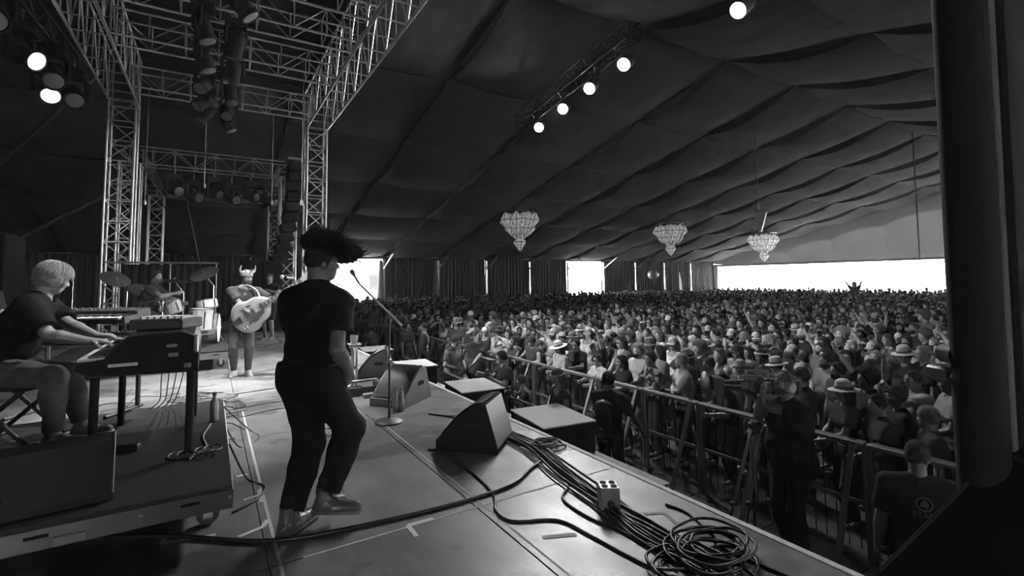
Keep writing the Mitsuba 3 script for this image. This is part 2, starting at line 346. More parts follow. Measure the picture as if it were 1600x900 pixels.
    def pants(s, g=.016, gk=None, length=.93, top=.07, short=False):
        p = s.torso(g)[:1] + [cap(s.hip + s.lat * .06 + s.up * .08, s.hip - s.lat * .06 + s.up * .08, .103 * s.fat + g, k=.05)]
        for x in p: x['cut'] = (s.hip + s.up * top, s.up)
        for q in (0, 1):
            if short:
                d = s.kn[q] - s.hj[q]; p.append(cap(s.hj[q], s.kn[q], .09 + g, .075 + g, k=.04, cut=(s.hj[q] + d * length, d)))
            else:
                d = s.an[q] - s.kn[q]; p += s.leg(q, g, gk, cut=(s.kn[q] + d * length, d))
        return p, []
    def shoe(s, q, yaw=0., pitch=0., ln=.20, high=.04, g=1.):
        """(upper, sole) meshes' limbs"""
        a = s.an[q]; R = rotz(yaw) @ roty(pitch); f = lambda x, y, z: a + R @ A(x, y, z)
        up = [cap(f(-.035, 0, -.045), f(.05, 0, -.045), .037 * g, .038 * g, k=.03), cap(f(.05, 0, -.045), f(ln - .05, .0, -.052), .040 * g, .034 * g, k=.03), cap(f(-.012, 0, -.03), f(-.008, 0, high), .044 * g, .046 * g, k=.03, cut=(f(0, 0, high), R @ A(-.25, 0, 1)))]
        cut = [(f(0, 0, -.062), R @ A(0, 0, -1))]
        so = [cap(f(-.04, 0, -.07), f(ln - .05, 0, -.07), .042 * g, .041 * g, k=.02)]
        return (up, cut), (so, [(f(0, 0, -.06), R @ A(0, 0, 1)), (f(0, 0, -.082), R @ A(0, 0, -1))])
    def hair(s, style='short', th=.016):
        h, R, z = s.H, s.hR, s.hs
        sk = lambda g, **k: ell(h(-.006, 0, .038), R, (A(.100, .080, .100) + g) * z, **k)
        face = (h(.060, 0, .062), R @ A(.86, 0, -.50)); nape = (h(-.03, 0, -.045), R @ A(.35, 0, -1))
        if style == 'short': return [sk(th)], [face, nape]
        if style == 'crop': return [sk(.006)], [face, nape]
        if style == 'afro': return [ell(h(-.02, 0, .065), R, A(.15, .15, .14) * z)], [(h(.062, 0, .06), R @ A(.9, 0, -.44))]
        if style == 'bun': return [sk(th), ell(h(-.09, 0, .11), R, A(.05, .05, .045), k=.015)], [face, nape]
        lo = -.24 if style == 'long' else -.12
        p = [sk(th, cut=[face]), ell(h(-.055, 0, -.03), R, A(.065, .095, .12) * z, k=.03)]
        for q in (1, -1): p += [cap(h(-.01, .083 * q, .03), h(-.02, .085 * q, lo * .8), .028, .030, k=.03), cap(h(-.06, .05 * q, 0), h(-.075, .055 * q, lo), .045, .04, k=.04)]
        return p, []
    def hat(s, kind='cap', up='person', c=.5, band=.08):
        h, R, z = s.H, s.hR, s.hs
        M = mat4(R, h(-.006, 0, .05))
        if kind in ('cap', 'backcap'):
            dome = lathe([(0.001, .098), (.04, .092), (.075, .066), (.094, .03), (.099, -.005), (.094, -.006), (.088, 0)], 18); dome.apply_scale([1.06, .9, 1.05])
            u, t = np.meshgrid(np.linspace(-1, 1, 9), np.linspace(0, 1, 4), indexing='ij'); sgn = 1 if kind == 'cap' else -1
            x = (.06 + .115 * t * np.sqrt(np.maximum(0, 1 - .55 * u * u))); P = np.stack([sgn * x, u * (.082 - .012 * t), .004 - .018 * t - .018 * u * u], -1)
            top = grid(P); bot = grid((P - A(0, 0, .004))[::-1])
            put('cap_crown', tr(dome, M), 'matte', c, 30, parent=up); put('cap_peak', tr(cat([top, bot]), M), 'matte', c * .9, True, parent=up); return
        w = {'straw': .165, 'bucket': .135, 'wide': .19}[kind]; d = -.035 if kind == 'bucket' else -.012
        prof = [(0.001, .115), (.05, .112), (.078, .09), (.092, .03), (.1, .0), (w * .8, d * .4), (w, d), (w, d - .004), (.1, -.006), (.09, 0)]
        m = lathe(prof, 22); m.apply_scale([1.06, .95, 1]); put('hat', tr(m, M), 'matte', c, 30, parent=up)
        b = lathe([(.094, .034), (.0985, .008), (.097, .006)], 22); b.apply_scale([1.07, .96, 1]); put('hat_band', tr(b, M), 'matte', band, True, parent=up)
PLACE = None
_put0 = put
def put(key, mesh, mat='matte', c=0.2, smooth=35, parent=None, **kw):
    if PLACE is not None and not isinstance(mesh, dict): kw['to_world'] = T(PLACE)
    return _put0(key, mesh, mat, c, smooth, parent, **kw)
def wob(c, amt=.25, f=30, seed=0):
    """cloth grey with a little wear"""
    return lambda v: c * (1 + amt * 2 * (meshkit.fbm(v * f, 3, seed) - .5))
def figure(key, b, M, res=.012, rc=None, skin=.22, shirt=(.03, {}), pants=(.03, {}), shoes=(.05, .3), hair=('short', .02), hat=None, beard=None, face=True, hands=((None, None, .5), (None, None, .5)), fine=True, wb=.008, simp=.0012, shoe=None, body=True, low=False, feet=True, far=False):
    """all parts of one clothed figure under key"""
    global PLACE
    PLACE = np.asarray(M, float); rc = rc or res
    if body:
        pr = b.body(hands, fine, feet=shoes is None)
        put('body', level(pr, res, [(A(0, 0, .45), A(0, 0, -1))] if low else (), simp=simp), 'skin', skin, True, key)
    if shirt:
        p, c = b.shirt(**shirt[1]); put('shirt', level(p, rc, c, wob=wb, wf=11, seed=len(key), simp=simp), 'matte', shirt[0], 50, key)
    if pants and not low:
        p, c = b.pants(**pants[1]); put('trousers' if not pants[1].get('short') else 'shorts', level(p, rc, c, wob=wb, wf=9, seed=3, simp=simp), 'matte', pants[0], 50, key)
    if shoes is not None and not low and feet:
        for q in (0, 1):
            (u, c), (s2, c2) = b.shoe(q, *(shoe[q] if shoe else (0., 0.)))
            k = _put0('shoe', shp(level(u, rc * .8, c, simp=simp), 'satin', shoes[0], True, to_world=T(PLACE)), parent=key)
            put('sole', level(s2, rc * .8, c2, simp=simp), 'matte', shoes[1], 40, k)
    if hair:
        p, c = b.hair(hair[0]); put('hair', level(p, res, c, wob=.012, wf=45 if hair[0] != 'afro' else 30, seed=7, simp=simp * .7), 'matte', hair[1], True, key)
    if hat: b.hat(hat[0], key, hat[1], *(hat[2:]))
    if beard:
        p = [ell(b.H(.040, 0, -.052), b.hR, A(.068, .064, .068) * b.hs, k=.01), ell(b.H(.06, 0, -.075), b.hR, A(.045, .045, .04) * b.hs, k=.02)]
        put('beard', level(p, res * .8, [(b.H(.02, 0, -.042), b.hR @ A(-.25, 0, 1)), (b.H(.0, 0, -.02), b.hR @ A(-1, 0, -.1))], wob=.008, wf=60, simp=simp), 'matte', beard, True, key)
    if face: b.face(up=key, browc=min(.1, (hair[1] if hair else .05)), lipc=skin * .55, far=far)
    PLACE = None
    return key
def stand(x, y, yaw, z=0., s=1.): return mat4(rotz(math.radians(yaw)) * s, (x, y, z))
# ---- the tent --------------------------------------------------------------------------------------------------------------------------
GZ, EAVE, SLOPE, RIDGE, LW, RW, XE, XB, BAY = -1.45, 3.35, 0.22, 10.0, 36.0, -16.0, 50.3, -15.4, 4.38
def roofz(y): return EAVE + SLOPE * (np.where(y > RIDGE, LW - y, y - RW))
rng = np.random.default_rng(5)
scene['canvas'] = dict(type='principledthin', base_color=VC, roughness=0.9, diff_trans=0.07)
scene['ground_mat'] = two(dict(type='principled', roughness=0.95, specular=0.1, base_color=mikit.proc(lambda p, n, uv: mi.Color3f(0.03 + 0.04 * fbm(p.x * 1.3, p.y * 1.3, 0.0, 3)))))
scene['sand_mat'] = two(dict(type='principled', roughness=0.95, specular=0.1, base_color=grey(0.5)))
def _liner(p, n, uv):
    w = 0.5 + 0.5 * fbm(p.x * 3.0, p.y * 0.8, p.z * 3.0, 3)
    return mi.Color3f(0.050 * w + 0.004)
scene['liner_mat'] = two(dict(type='principled', roughness=0.85, specular=0.06, base_color=mikit.proc(_liner)))
def _deck(p, n, uv):
    k = cell_rand(dr.floor((p.x - 0.34) / 1.19), dr.floor((p.y - 2.85) / 2.4))
    v = 0.165 + 0.04 * (k - 0.5) + 0.16 * (fbm(p.x * 2.6, p.y * 2.2, 1.0, 4) - 0.5) + 0.012 * (noise(p.x * 40, p.y * 3.0) - 0.5)
    sc = smoothstep(0.62, 0.72, fbm(p.x * 1.7 + 3.0, p.y * 2.4, 4.0, 4))
    return mi.Color3f(dr.clip(v * (1 - 0.45 * sc), 0.02, 0.6))
scene['deck_mat'] = two(dict(type='principled', roughness=mikit.proc(lambda p, n, uv: 0.27 + 0.22 * fbm(p.x * 3, p.y * 3, 0.0, 3)), specular=0.32, base_color=mikit.proc(_deck)))
def P2(x0, x1, y0, y1, z): return grid(A([[x0, y0, z], [x0, y1, z]], [[x1, y0, z], [x1, y1, z]]))
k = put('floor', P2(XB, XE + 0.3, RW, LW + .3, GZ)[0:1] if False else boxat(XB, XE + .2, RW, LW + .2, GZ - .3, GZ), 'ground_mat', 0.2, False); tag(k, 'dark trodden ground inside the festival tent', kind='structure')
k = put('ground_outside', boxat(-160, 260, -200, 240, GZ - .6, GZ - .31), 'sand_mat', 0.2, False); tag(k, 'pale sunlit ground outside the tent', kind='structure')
# liner panels of the ceiling, one per bay and purlin row, each hanging in its own swag
tag('ceiling', 'dark fabric liner of the tent roof hanging in swags between the seams', kind='structure')
xs = [10.9 + BAY * i for i in range(-6, 10)]
rows = [LW - (LW - RIDGE) / 6 * i for i in range(7)] + [RIDGE - (RIDGE - RW) / 6 * i for i in range(1, 7)]
def liner_panel(x0, x1, y0, y1, seed):
    r = np.random.default_rng(seed); s, t = np.meshgrid(np.linspace(0, 1, 17), np.linspace(0, 1, 17), indexing='ij')
    x, y = x0 + (x1 - x0) * s, y0 + (y1 - y0) * t
    z = roofz(y)
    S, U = np.sin(np.pi * s) ** 0.8, np.sin(np.pi * t)
    amp = 0.36 + 0.12 * r.random()
    z = z - amp * S * (0.30 + 0.70 * U) - U ** .8 * (0.40 * (1 - s) ** 3 + 0.05 * s)
    z = z + 0.025 * (meshkit.fbm(np.stack([x * .9, y * .5, z * 0 + seed], -1), 3) - .5) * np.sin(np.pi * s)
    return grid(np.stack([x, y, z], -1)[::-1])
for i in range(len(xs) - 1):
    for j in range(12):
        put('fabric_panel', liner_panel(xs[i], xs[i + 1], rows[j], rows[j + 1], i * 31 + j), 'liner_mat', 0.1, True, parent='ceiling')
# outer roof sheet so that no light leaks at the seams
for s, (ya, yb) in (('left', (LW + .6, RIDGE)), ('right', (RIDGE, RW - .6))):
    za, zb = [float(EAVE + SLOPE * (LW - y if y >= RIDGE else y - RW)) + .25 for y in (ya, yb)]
    k = put(f'wall_roof_{s}', grid(A([[XB - .5, ya, za], [XB - .5, yb, zb]], [[XE + .5, ya, za], [XE + .5, yb, zb]])), 'matte', 0.35, False)
    tag(k, 'outer canvas sheet of the tent roof above the liner', kind='structure')
def drape(p0, p1, z0, z1, folds, amp, seed=0, n=None, flare=0.0):
    """pleated curtain between two ground points"""
    p0, p1 = A(*p0), A(*p1); L = np.linalg.norm(p1 - p0); d = (p1 - p0) / L; nn = A(-d[1], d[0]); n = n or int(folds * 6)
    u = np.linspace(0, 1, n + 1); zz = np.linspace(0, 1, 6); r = np.random.default_rng(seed)
    ph = u * folds * 2 * np.pi + 1.3 * meshkit.fbm(np.stack([u * folds * .7, u * 0, u * 0 + seed], -1), 2)
    P = np.zeros((n + 1, 6, 3))
    for k, w in enumerate(zz):
        off = amp * np.sin(ph) * (0.55 + 0.45 * (1 - w)) + amp * .4 * np.sin(2.3 * ph + w)
        P[:, k, :2] = p0 + (p1 - p0) * u[:, None] + nn * off[:, None]; P[:, k, 2] = z0 + (z1 - z0) * w
    return grid(P)
# left side wall: black drapes between the poles, two bays open to the daylight
tag('wall_left', 'black pleated drapes along the far side of the tent', kind='structure')
poles = [10.9 + 4.36 * i for i in range(-6, 9)]
for i, x in enumerate(poles[:-1]):
    a, b = x, poles[i + 1]
    if abs(a - 28.34) < 1 : continue
    if abs(b - 10.9) < 0.1: b = 7.2
    put('curtain', drape((a, LW - .1), (b, LW - .1), GZ, EAVE - .12, 13, 0.07, i), 'matte', 0.026, True, parent='wall_left')
put('curtain', drape((poles[-1], LW - .1), (XE, LW - .1), GZ, EAVE - .12, 15, 0.07, 77), 'matte', 0.04, True, parent='wall_left')
put('eave_band', boxat(XB, XE, LW - .04, LW + .05, EAVE - .22, EAVE + .25), 'matte', 0.10, False, parent='wall_left')
# upstage end wall and right wall (the right one is open along the audience side)
tag('wall_back', 'black drape closing the tent behind the stage', kind='structure')
for i in range(12): put('curtain', drape((XB + .1, RW + (LW - RW) / 12 * i), (XB + .1, RW + (LW - RW) / 12 * (i + 1)), GZ, float(roofz(np.array(RW + (LW - RW) / 12 * (i + .5)))) + .7, 11, 0.08, i), 'matte', 0.05, True, parent='wall_back')
tag('wall_right', 'black drapes along the near side of the tent', kind='structure')
for i, x in enumerate(poles[:-1]):
    if 10.5 < x < 15 or i == 1: continue
    put('curtain', drape((x, RW + .1), (poles[i + 1], RW + .1), GZ, EAVE, 12, 0.07, i + 40), 'matte', 0.05, True, parent='wall_right')
# far end wall: gable fabric above a wide opening with a scalloped lower edge
tag('wall_end', 'grey gable fabric above the wide bright opening at the far end of the tent', kind='structure')
def gable(y0, y1, seed):
    u = np.linspace(0, 1, 13); y = y0 + (y1 - y0) * u; P = np.zeros((13, 8, 3))
    lo = 2.78 - 0.10 * np.sin(np.pi * u) + (0.22 if y0 > 30 else 0.0) * u
    hi = roofz(y) + 0.1
    for k, w in enumerate(np.linspace(0, 1, 8)):
        P[:, k] = np.stack([XE + 0.15 * np.sin(np.pi * w) * np.sin(np.pi * u), y, lo + (hi - lo) * w], -1)
    return grid(P)
for j in range(12):
    a, b = rows[j + 1], rows[j]
    put('gable_panel', gable(a, b, j), 'canvas', 0.12, True, parent='wall_end')
    put('valance', boxat(XE - .06, XE - .03, a, b, 2.66, 2.86), 'matte', 0.22, False, parent='wall_end')
put('tied_curtain', drape((XE - .05, LW - .1), (XE - .05, LW - .7), GZ, 2.9, 4, 0.1, 5), 'matte', 0.22, True, parent='wall_end')
# side poles with their struts and the gathered drape at their feet
for i, x in enumerate(poles):
    if x < 5: continue
    t = thing('tent_pole', f'tent side pole with a slanting strut, {["","first","second","third","fourth","fifth","sixth","seventh","eighth","ninth","tenth"][i-5]} along the drapes', 'pole', 'poles along the drapes')
    put('pole', boxat(x - .09, x + .09, LW - .42, LW - .26, GZ, EAVE - .3, .02), 'metal', 0.62, parent=t)
    rodpart('strut', (x, LW - .34, 2.35), (x + .12, LW - 2.2, 3.45), 0.06, c=0.6, parent=t)
    if i in (6, 7): put('gathered_drape', lathe([(.42, GZ), (.3, GZ + 1.6), (.12, 2.9), (.1, 3.0)], 14).apply_transform(mat4(None, (x - .25, LW - .5, 0))), 'matte', 0.18, parent=t)
scene['haze'] = {'type': 'cube', 'to_world': T().translate([(XB + XE) / 2, (LW + RW) / 2, 4.6]).scale([(XE - XB) / 2 + .4, (LW - RW) / 2 + .7, 6.2]), 'bsdf': {'type': 'null'}, 'interior': {'type': 'ref', 'id': 'haze_medium'}}
tag('haze', 'thin haze in the air of the tent, brightest towards the openings', kind='stuff')
# ---- the stage deck --------------------------------------------------------------------------------------------------------------------
SX = 2.72
tag('stage', 'worn grey plywood stage deck with taped joints', 'stage', kind='structure')
put('substructure', boxat(-9, SX - .06, -6, 24, GZ, -.05), 'matte', 0.03, False, parent='stage')
pxs, pys = [SX - .05 - 1.19 * i for i in range(0, 10)], [2.85 + 2.4 * i for i in range(-4, 9)]
panel = shp(box(1.186, 2.396, .05, (0, 0, -.025), 0.003), 'deck_mat', .3, False)
for i in range(len(pxs) - 1):
    for j in range(len(pys) - 1):
        putd('deck_panel', panel, 'stage', mat4(None, ((pxs[i] + pxs[i + 1]) / 2, (pys[j] + pys[j + 1]) / 2, 0.0)))
put('edge_trim', boxat(SX - .05, SX, -6, 24, -.09, .003, .004), 'matte', 0.62, False, parent='stage')
def strip(a, b, w=0.014, c=0.5, key='joint_tape', par='stage', h=.0015):
    a, b = A(*a), A(*b); L = np.linalg.norm(b - a); an = math.atan2(*(b - a)[::-1])
    return put(key, tr(box(L, w, h, (L / 2, 0, h / 2)), mat4(rotz(an), (a[0], a[1], .0005))), 'matte', c, False, parent=par)
for a, b, w in [((.34, 2.0), (.34, 6.4), .018), ((.45, 2.85), (2.66, 2.85), .013), ((1.53, .9), (1.53, 5.0), .010), ((1.53, 5.25), (2.66, 5.25), .01)]: strip(a, b, w)
# ---- stage roof: towers, main beams, cross trusses --------------------------------------------------------------------------------------
TX0, TX1, TY = -1.98, 2.58, 15.3
for nm, x, lb in (('upstage', TX0, 'aluminium tower truss of the stage roof standing behind the keyboards, at the left'), ('downstage', TX1, 'aluminium tower truss of the stage roof rising behind the singer')):
    truss('tower_truss', lb, (x, TY, 0.0 if x < 2 else -.0), (x, TY, 6.0), .54, .54, .5, up=(1, 0, 0), r=.03, rb=.016, c=.85)
for x, lb in ((TX0, 'deep main beam of the stage roof running back along the upstage side'), (TX1, 'deep main beam of the stage roof running over the stage front')):
    truss('main_beam', lb, (x, 3.0, 6.62), (x, TY + .3, 6.62), .56, 1.2, .62, r=.032, rb=.017, c=.75, ladder=True)
for i, y in enumerate([14.1, 11.3, 9.4, 8.0, 6.6]):
    truss('cross_truss', ['cross truss of the stage roof nearest the towers', 'second cross truss of the stage roof from the towers', 'third cross truss of the stage roof from the towers', 'fourth cross truss of the stage roof from the towers', 'cross truss of the stage roof nearest the camera, at the top edge'][i], (TX0 + .31, y, 6.28), (TX1 - .31, y, 6.28), .5, .5, .6, c=.62, vee=True, group='cross trusses of the stage roof')
# a second, lower truss frame behind the stage
for lb, a, b in (('near cross beam of the low truss frame behind the drums, hung with lights', (-2.15, 18.3, 5.35), (2.2, 18.3, 5.35)), ('far cross beam of the low truss frame behind the drums', (-2.0, 24.6, 5.35), (2.4, 24.6, 5.35)),
                 ('left side beam of the low truss frame behind the drums', (-2.15, 18.6, 5.35), (-2.05, 24.3, 5.35)), ('right side beam of the low truss frame behind the drums', (2.2, 18.6, 5.35), (2.35, 24.3, 5.35))):
    truss('low_beam', lb, a, b, .5, .52, .55, c=.6, vee=True)
for lb, x, y in (('left near leg of the low truss frame behind the drums', -2.15, 18.3), ('left far leg of the low truss frame behind the drums', -2.0, 24.6), ('right near leg of the low truss frame behind the drums', 2.2, 18.3), ('right far leg of the low truss frame behind the drums', 2.4, 24.6)):
    truss('frame_leg', lb, (x, y, 0 if y < 24 else GZ), (x, y, 5.1), .5, .5, .55, up=(1, 0, 0), r=.03, rb=.015, c=.9)
t = thing('stage_roof', 'black cloth roof stretched over the trusses of the stage', 'roof')
put('cloth', cat([boxat(TX0 - .4, TX1 + .4, 1.0, TY + .6, 7.30, 7.33)] + [boxat(TX0 - .4, TX1 + .4, y - .03, y + .03, 7.25, 7.30) for y in (3.2, 6.2, 9.2, 12.2, 15.2)]), 'matte', .010, False, t)
# ---- lamps hung in the tent and in the stage roof -----------------------------------------------------------------------------------------
FOH = [(8.53, 5.29), (8.32, 8.14), (8.58, 9.69), (8.92, 11.3), (9.32, 13.13), (9.0, 3.95)]
LZ, LAMP = 6.6, [60.0, 700.0, 1000.0, 1250.0, 1250.0, 60.0]
truss('light_truss', 'dark truss under the tent roof carrying the row of round lamps', (7.97, 7.5, 7.05), (9.2, 14.15, 7.05), .4, .4, .5, c=.012, r=.022, rb=.011, mat='matte')
for i, (x, y) in enumerate(FOH):
    t = thing('lamp', ['round lamp glowing under the tent roof, highest but one of the row', 'round lamp glowing at the upper end of the dark truss', 'round lamp glowing second from the upper end of the dark truss', 'round lamp glowing second from the lower end of the dark truss', 'round lamp glowing at the lower end of the dark truss', 'round lamp at the very top edge of the picture'][i], 'lamp', 'row of round lamps under the tent roof')
    d = unit(A(1.2, 6.0, 0.5) - A(x, y, LZ)); R = frame(d); M = mat4(R, (x, y, LZ))
    put('lens', trimesh.creation.cylinder(.15, .012, sections=28).apply_transform(M), 'matte', .8, True, t, emitter=emit(LAMP[i]))
    put('can', tr(lathe([(.001, -.42), (.12, -.42), (.165, -.3), (.17, .05), (.16, .05), (.16, -.02), (.001, -.02)], 24), M), 'satin', .03, 40, t)
    b = A(x, y, LZ) - d * .18
    put('yoke', sweep(spline([b + R[:, 0] * .19, b + R[:, 0] * .19 - d * .18 + A(0, 0, .2), b + A(0, 0, .44), b - R[:, 0] * .19 - d * .18 + A(0, 0, .2), b - R[:, 0] * .19], 5), .013, 6), 'satin', .04, True, t)
def moving_head(label, x, y, z, aim, s=1., lit=0., group='moving-head lights', c=.012):
    t = thing('moving_light', label, 'stage light', group); d = unit(A(*aim)); R = frame(d)
    put('base', box(.34 * s, .30 * s, .13 * s, (x, y, z), .02), 'matte', c, 40, t)
    put('clamp', rod((x, y, z + .06 * s), (x, y, z + .28 * s), .022 * s), 'metal', .25, True, t)
    piv = A(x, y, z - .36 * s); hx = unit(np.cross(d, (0, 0, 1)) + A(1e-4, 0, 0))
    for q in (1, -1): put('yoke_arm', sweep([A(x, y, z - .05 * s) + hx * .13 * s * q, A(x, y, z - .12 * s) + hx * .19 * s * q, piv + hx * .19 * s * q - A(0, 0, .04 * s)], [.035 * s, .04 * s, .03 * s], 8), 'matte', c, 40, t)
    k = put('lamp_head', tr(lathe([(.001, -.24), (.09, -.23), (.135, -.14), (.145, .0), (.125, .14), (.15, .20), (.15, .25), (.135, .25), (.13, .22), (.001, .22)], 22).apply_scale(s), mat4(R, piv)), 'matte', c, 40, t)
    l = trimesh.creation.cylinder(.12 * s, .02 * s, sections=22).apply_translation((0, 0, .235 * s)).apply_transform(mat4(R, piv))
    if lit: put('lens', l, 'matte', .8, True, k, emitter=emit(lit, .3))
    else: put('lens', l, 'satin', .10, True, k)
    return t
truss('pod_truss', 'dark lighting truss hung with lights along the middle of the stage roof', (.02, 4.2, 6.30), (.02, 14.3, 6.30), .3, .3, .5, c=.07, r=.022, rb=.011)
rr = np.random.default_rng(11)
for i, y in enumerate([4.6, 6.2, 7.8, 9.3, 10.6, 11.9, 13.1, 14.1]):
    for q in (-1, 1):
        moving_head(f'black moving light on the {"left" if q < 0 else "right"} side of the middle truss, {["first","second","third","fourth","fifth","sixth","seventh","eighth"][7 - i]} from its far end', .02 + .24 * q, y + .2 * q, 5.98, (rr.normal() * .5, rr.normal() * .5, -1), 1.0)
for i, x in enumerate([-1.05, -.55, 0, .5, 1.05, 1.6]):
    moving_head(f'black moving light hung from the low beam behind the drums, {["first","second","third","fourth","fifth","sixth"][i]} from the left', x, 18.3, 4.80 - .14 * (i % 2), (.8, -1 + .3 * rr.normal(), -.4), 1.15, c=.03)
truss('side_truss', 'dark truss hung with floodlights at the upper left corner', (-3.05, 8.2, 6.25), (-2.75, 14.2, 6.25), .4, .4, .5, c=.06)
for i, (x, y, lit) in enumerate([(-2.86, 9.9, 0), (-2.92, 11.4, 9.), (-2.7, 12.3, 0), (-2.95, 13.3, 3.), (-2.6, 13.4, 0), (-3.0, 8.8, 0)]):
    moving_head(['dark floodlight at the top left edge', 'glowing floodlight of the upper left corner', 'dark floodlight right of the glowing one at upper left', 'dimly glowing floodlight hanging lowest at upper left', 'dark floodlight at the tower end of the upper left truss', 'dark floodlight nearest the camera at the upper left'][i], x, y, 5.93, (.95, -.45, -.5) if i == 1 else (.35, -.95, -.75), 1.25, lit, group='floodlights at the upper left')
o_, d_ = A(-2.55, 11.3, 5.1), unit(A(13.0, 8.5, -.5) - A(-2.55, 11.3, 5.1))
scene['moving_light_beam'] = {'type': 'spot', 'to_world': T().look_at(origin=o_.tolist(), target=(o_ + d_).tolist(), up=[0, 0, 1]), 'intensity': grey(430.0), 'cutoff_angle': 27.0, 'beam_width': 17.0}
for i, (x, y, aim, inten, cut) in enumerate(((.26, 8.0, (.0, 7.0, 0), 150., 25.), (.26, 9.5, (.45, 9.1, 0), 120., 23.))):   # light of two lamps of the middle truss, pointing down
    o_ = A(x, y, 5.32); scene[f'pod_light_beam_{i:03d}'] = {'type': 'spot', 'to_world': T().look_at(origin=o_.tolist(), target=list(aim), up=[0, 1, 0]), 'intensity': grey(inten), 'cutoff_angle': cut, 'beam_width': cut * .6}
# stage lamps on the downstage beam above the frame, aimed at the band
for i, (x, y, aim, inten, cut) in enumerate(((TX1 - .1, 4.35, (.35, 9.2, 1.0), 80., 13.), (TX1 - .1, 3.8, (-.4, 11.1, .9), 80., 11.), (TX1 - .1, 4.9, (-1.1, 4.9, 1.15), 80., 14.))):
    moving_head('moving light on the downstage beam above the camera view, aimed at ' + ('the guitarist', 'the drum kit', 'the keyboard player')[i], x, y, 5.72, A(*aim) - A(x, y, 5.4), 1.0, group='moving lights on the downstage beam')
    d = unit(A(*aim) - A(x, y, 5.36)); o = A(x, y, 5.36) + d * .30
    scene[f'moving_light_beam_{i:03d}'] = {'type': 'spot', 'to_world': T().look_at(origin=o.tolist(), target=(o + d).tolist(), up=[0, 0, 1]), 'intensity': grey(inten), 'cutoff_angle': cut, 'beam_width': cut * .55}
# hung line array beside the downstage tower and boxes at the stage wings
t = thing('line_array', 'black curved line array of loudspeakers hanging beside the right tower', 'loudspeaker')
for i in range(11):
    w = i / 10; a = .02 + .5 * w * w; c = A(2.25 - .55 * w ** 2.2, 17.1, 5.2 - 3.3 * w)
    put('cabinet', tr(box(.42, .85, .29, (0, 0, 0), .02), mat4(roty(-a), c)), 'matte', .012, 40, t)
put('hanging_frame', boxat(2.0, 2.5, 16.7, 17.5, 5.4, 5.48), 'metal', .3, False, t)
def cabinet(key, label, x0, x1, y0, y1, z0, z1, c=.015, group=None):
    t = thing(key, label, 'loudspeaker', group); put('cabinet', boxat(x0, x1, y0, y1, z0, z1, .02), 'matte', c, 40, t)
    put('grille', boxat(x0 + .05, x1 - .05, y0 - .012, y0 + .002, z0 + .06, z1 - .06, .004), 'matte', c * .7, False, t); return t
cabinet('side_fill', 'tall black side-fill loudspeaker, left of the pair behind the stagehand', .75, 1.28, 16.3, 16.9, 0, 2.12)
cabinet('side_fill', 'tall black side-fill loudspeaker, right of the pair behind the stagehand', 1.32, 1.85, 16.3, 16.9, 0, 2.12)
cabinet('loudspeaker', 'black loudspeaker stack at the left edge behind the two watching men', -3.9, -2.75, 10.6, 11.6, 0, 2.3, c=.003)
t = thing('masking_rail', 'black cloth masking hung on a pale rail behind the drum kit', 'rail')
put('rail', rod((-1.75, 13.5, 1.94), (.15, 13.5, 1.94), .024), 'metal', .4, True, t)
for x in (-1.7, -.8, .1): put('post', rod((x, 13.5, 0), (x, 13.5, 1.92), .018), 'metal', .2, True, t)
put('cloth', drape((-1.7, 13.52), (.1, 13.52), .02, 1.90, 12, .025, 8), 'matte', .02, True, t)
t = thing('guy_pole', 'bright post with a slanting pole running up to the left tower', 'pole'); put('post', rod((-4.4, 17.5, GZ), (-4.4, 17.5, 2.7), .07, 10), 'metal', .7, True, t); put('slanting_pole', rod((-4.4, 17.5, 2.6), (-2.25, 15.6, 3.75), .045, 8), 'metal', .45, True, t)
tag(rodpart('guy_pole', (-12.7, 27.6, GZ), (-2.5, 16.5, 7.4), .05, c=.16), 'long slanting grey pole against the tent roof at far left', 'pole')
for i, (a, b) in enumerate((((-1.9, 24.6, 5.0), (-.2, 20.5, 1.6)), ((-.9, 18.6, 5.0), (.1, 17.9, .02)), ((2.3, 24.6, 5.0), (1.6, 18.5, 1.3)), ((2.25, 23.5, 5.0), (1.7, 18.0, 1.8)))):
    rodpart('cable_run', a, b, .016, 'satin', .07); tag('cable_run' + (f'_{i:03d}' if i else ''), ['slack cable slanting down from the far left corner of the low frame', 'cable with a plug slanting down behind the drums', 'cable slanting down at the right leg of the low frame', 'inner cable slanting down at the right leg of the low frame'][i], 'cable')
for i, (x, y, z0) in enumerate(((-1.35, 13.9, 3.4), (-.2, 13.9, 3.9), (1.3, 14.0, 3.6), (1.6, 11.05, 3.2))):
    t = thing('hoist_chain', f'thin hoist chain hanging from the stage roof, {["first","second","third","fourth"][i]} from the left', 'chain'); put('chain', rod((x, y, z0), (x, y, 6.06), .010, 5), 'metal', .3, True, t); put('hook', box(.06, .06, .14, (x, y, z0 - .05), .02), 'metal', .3, 40, t)
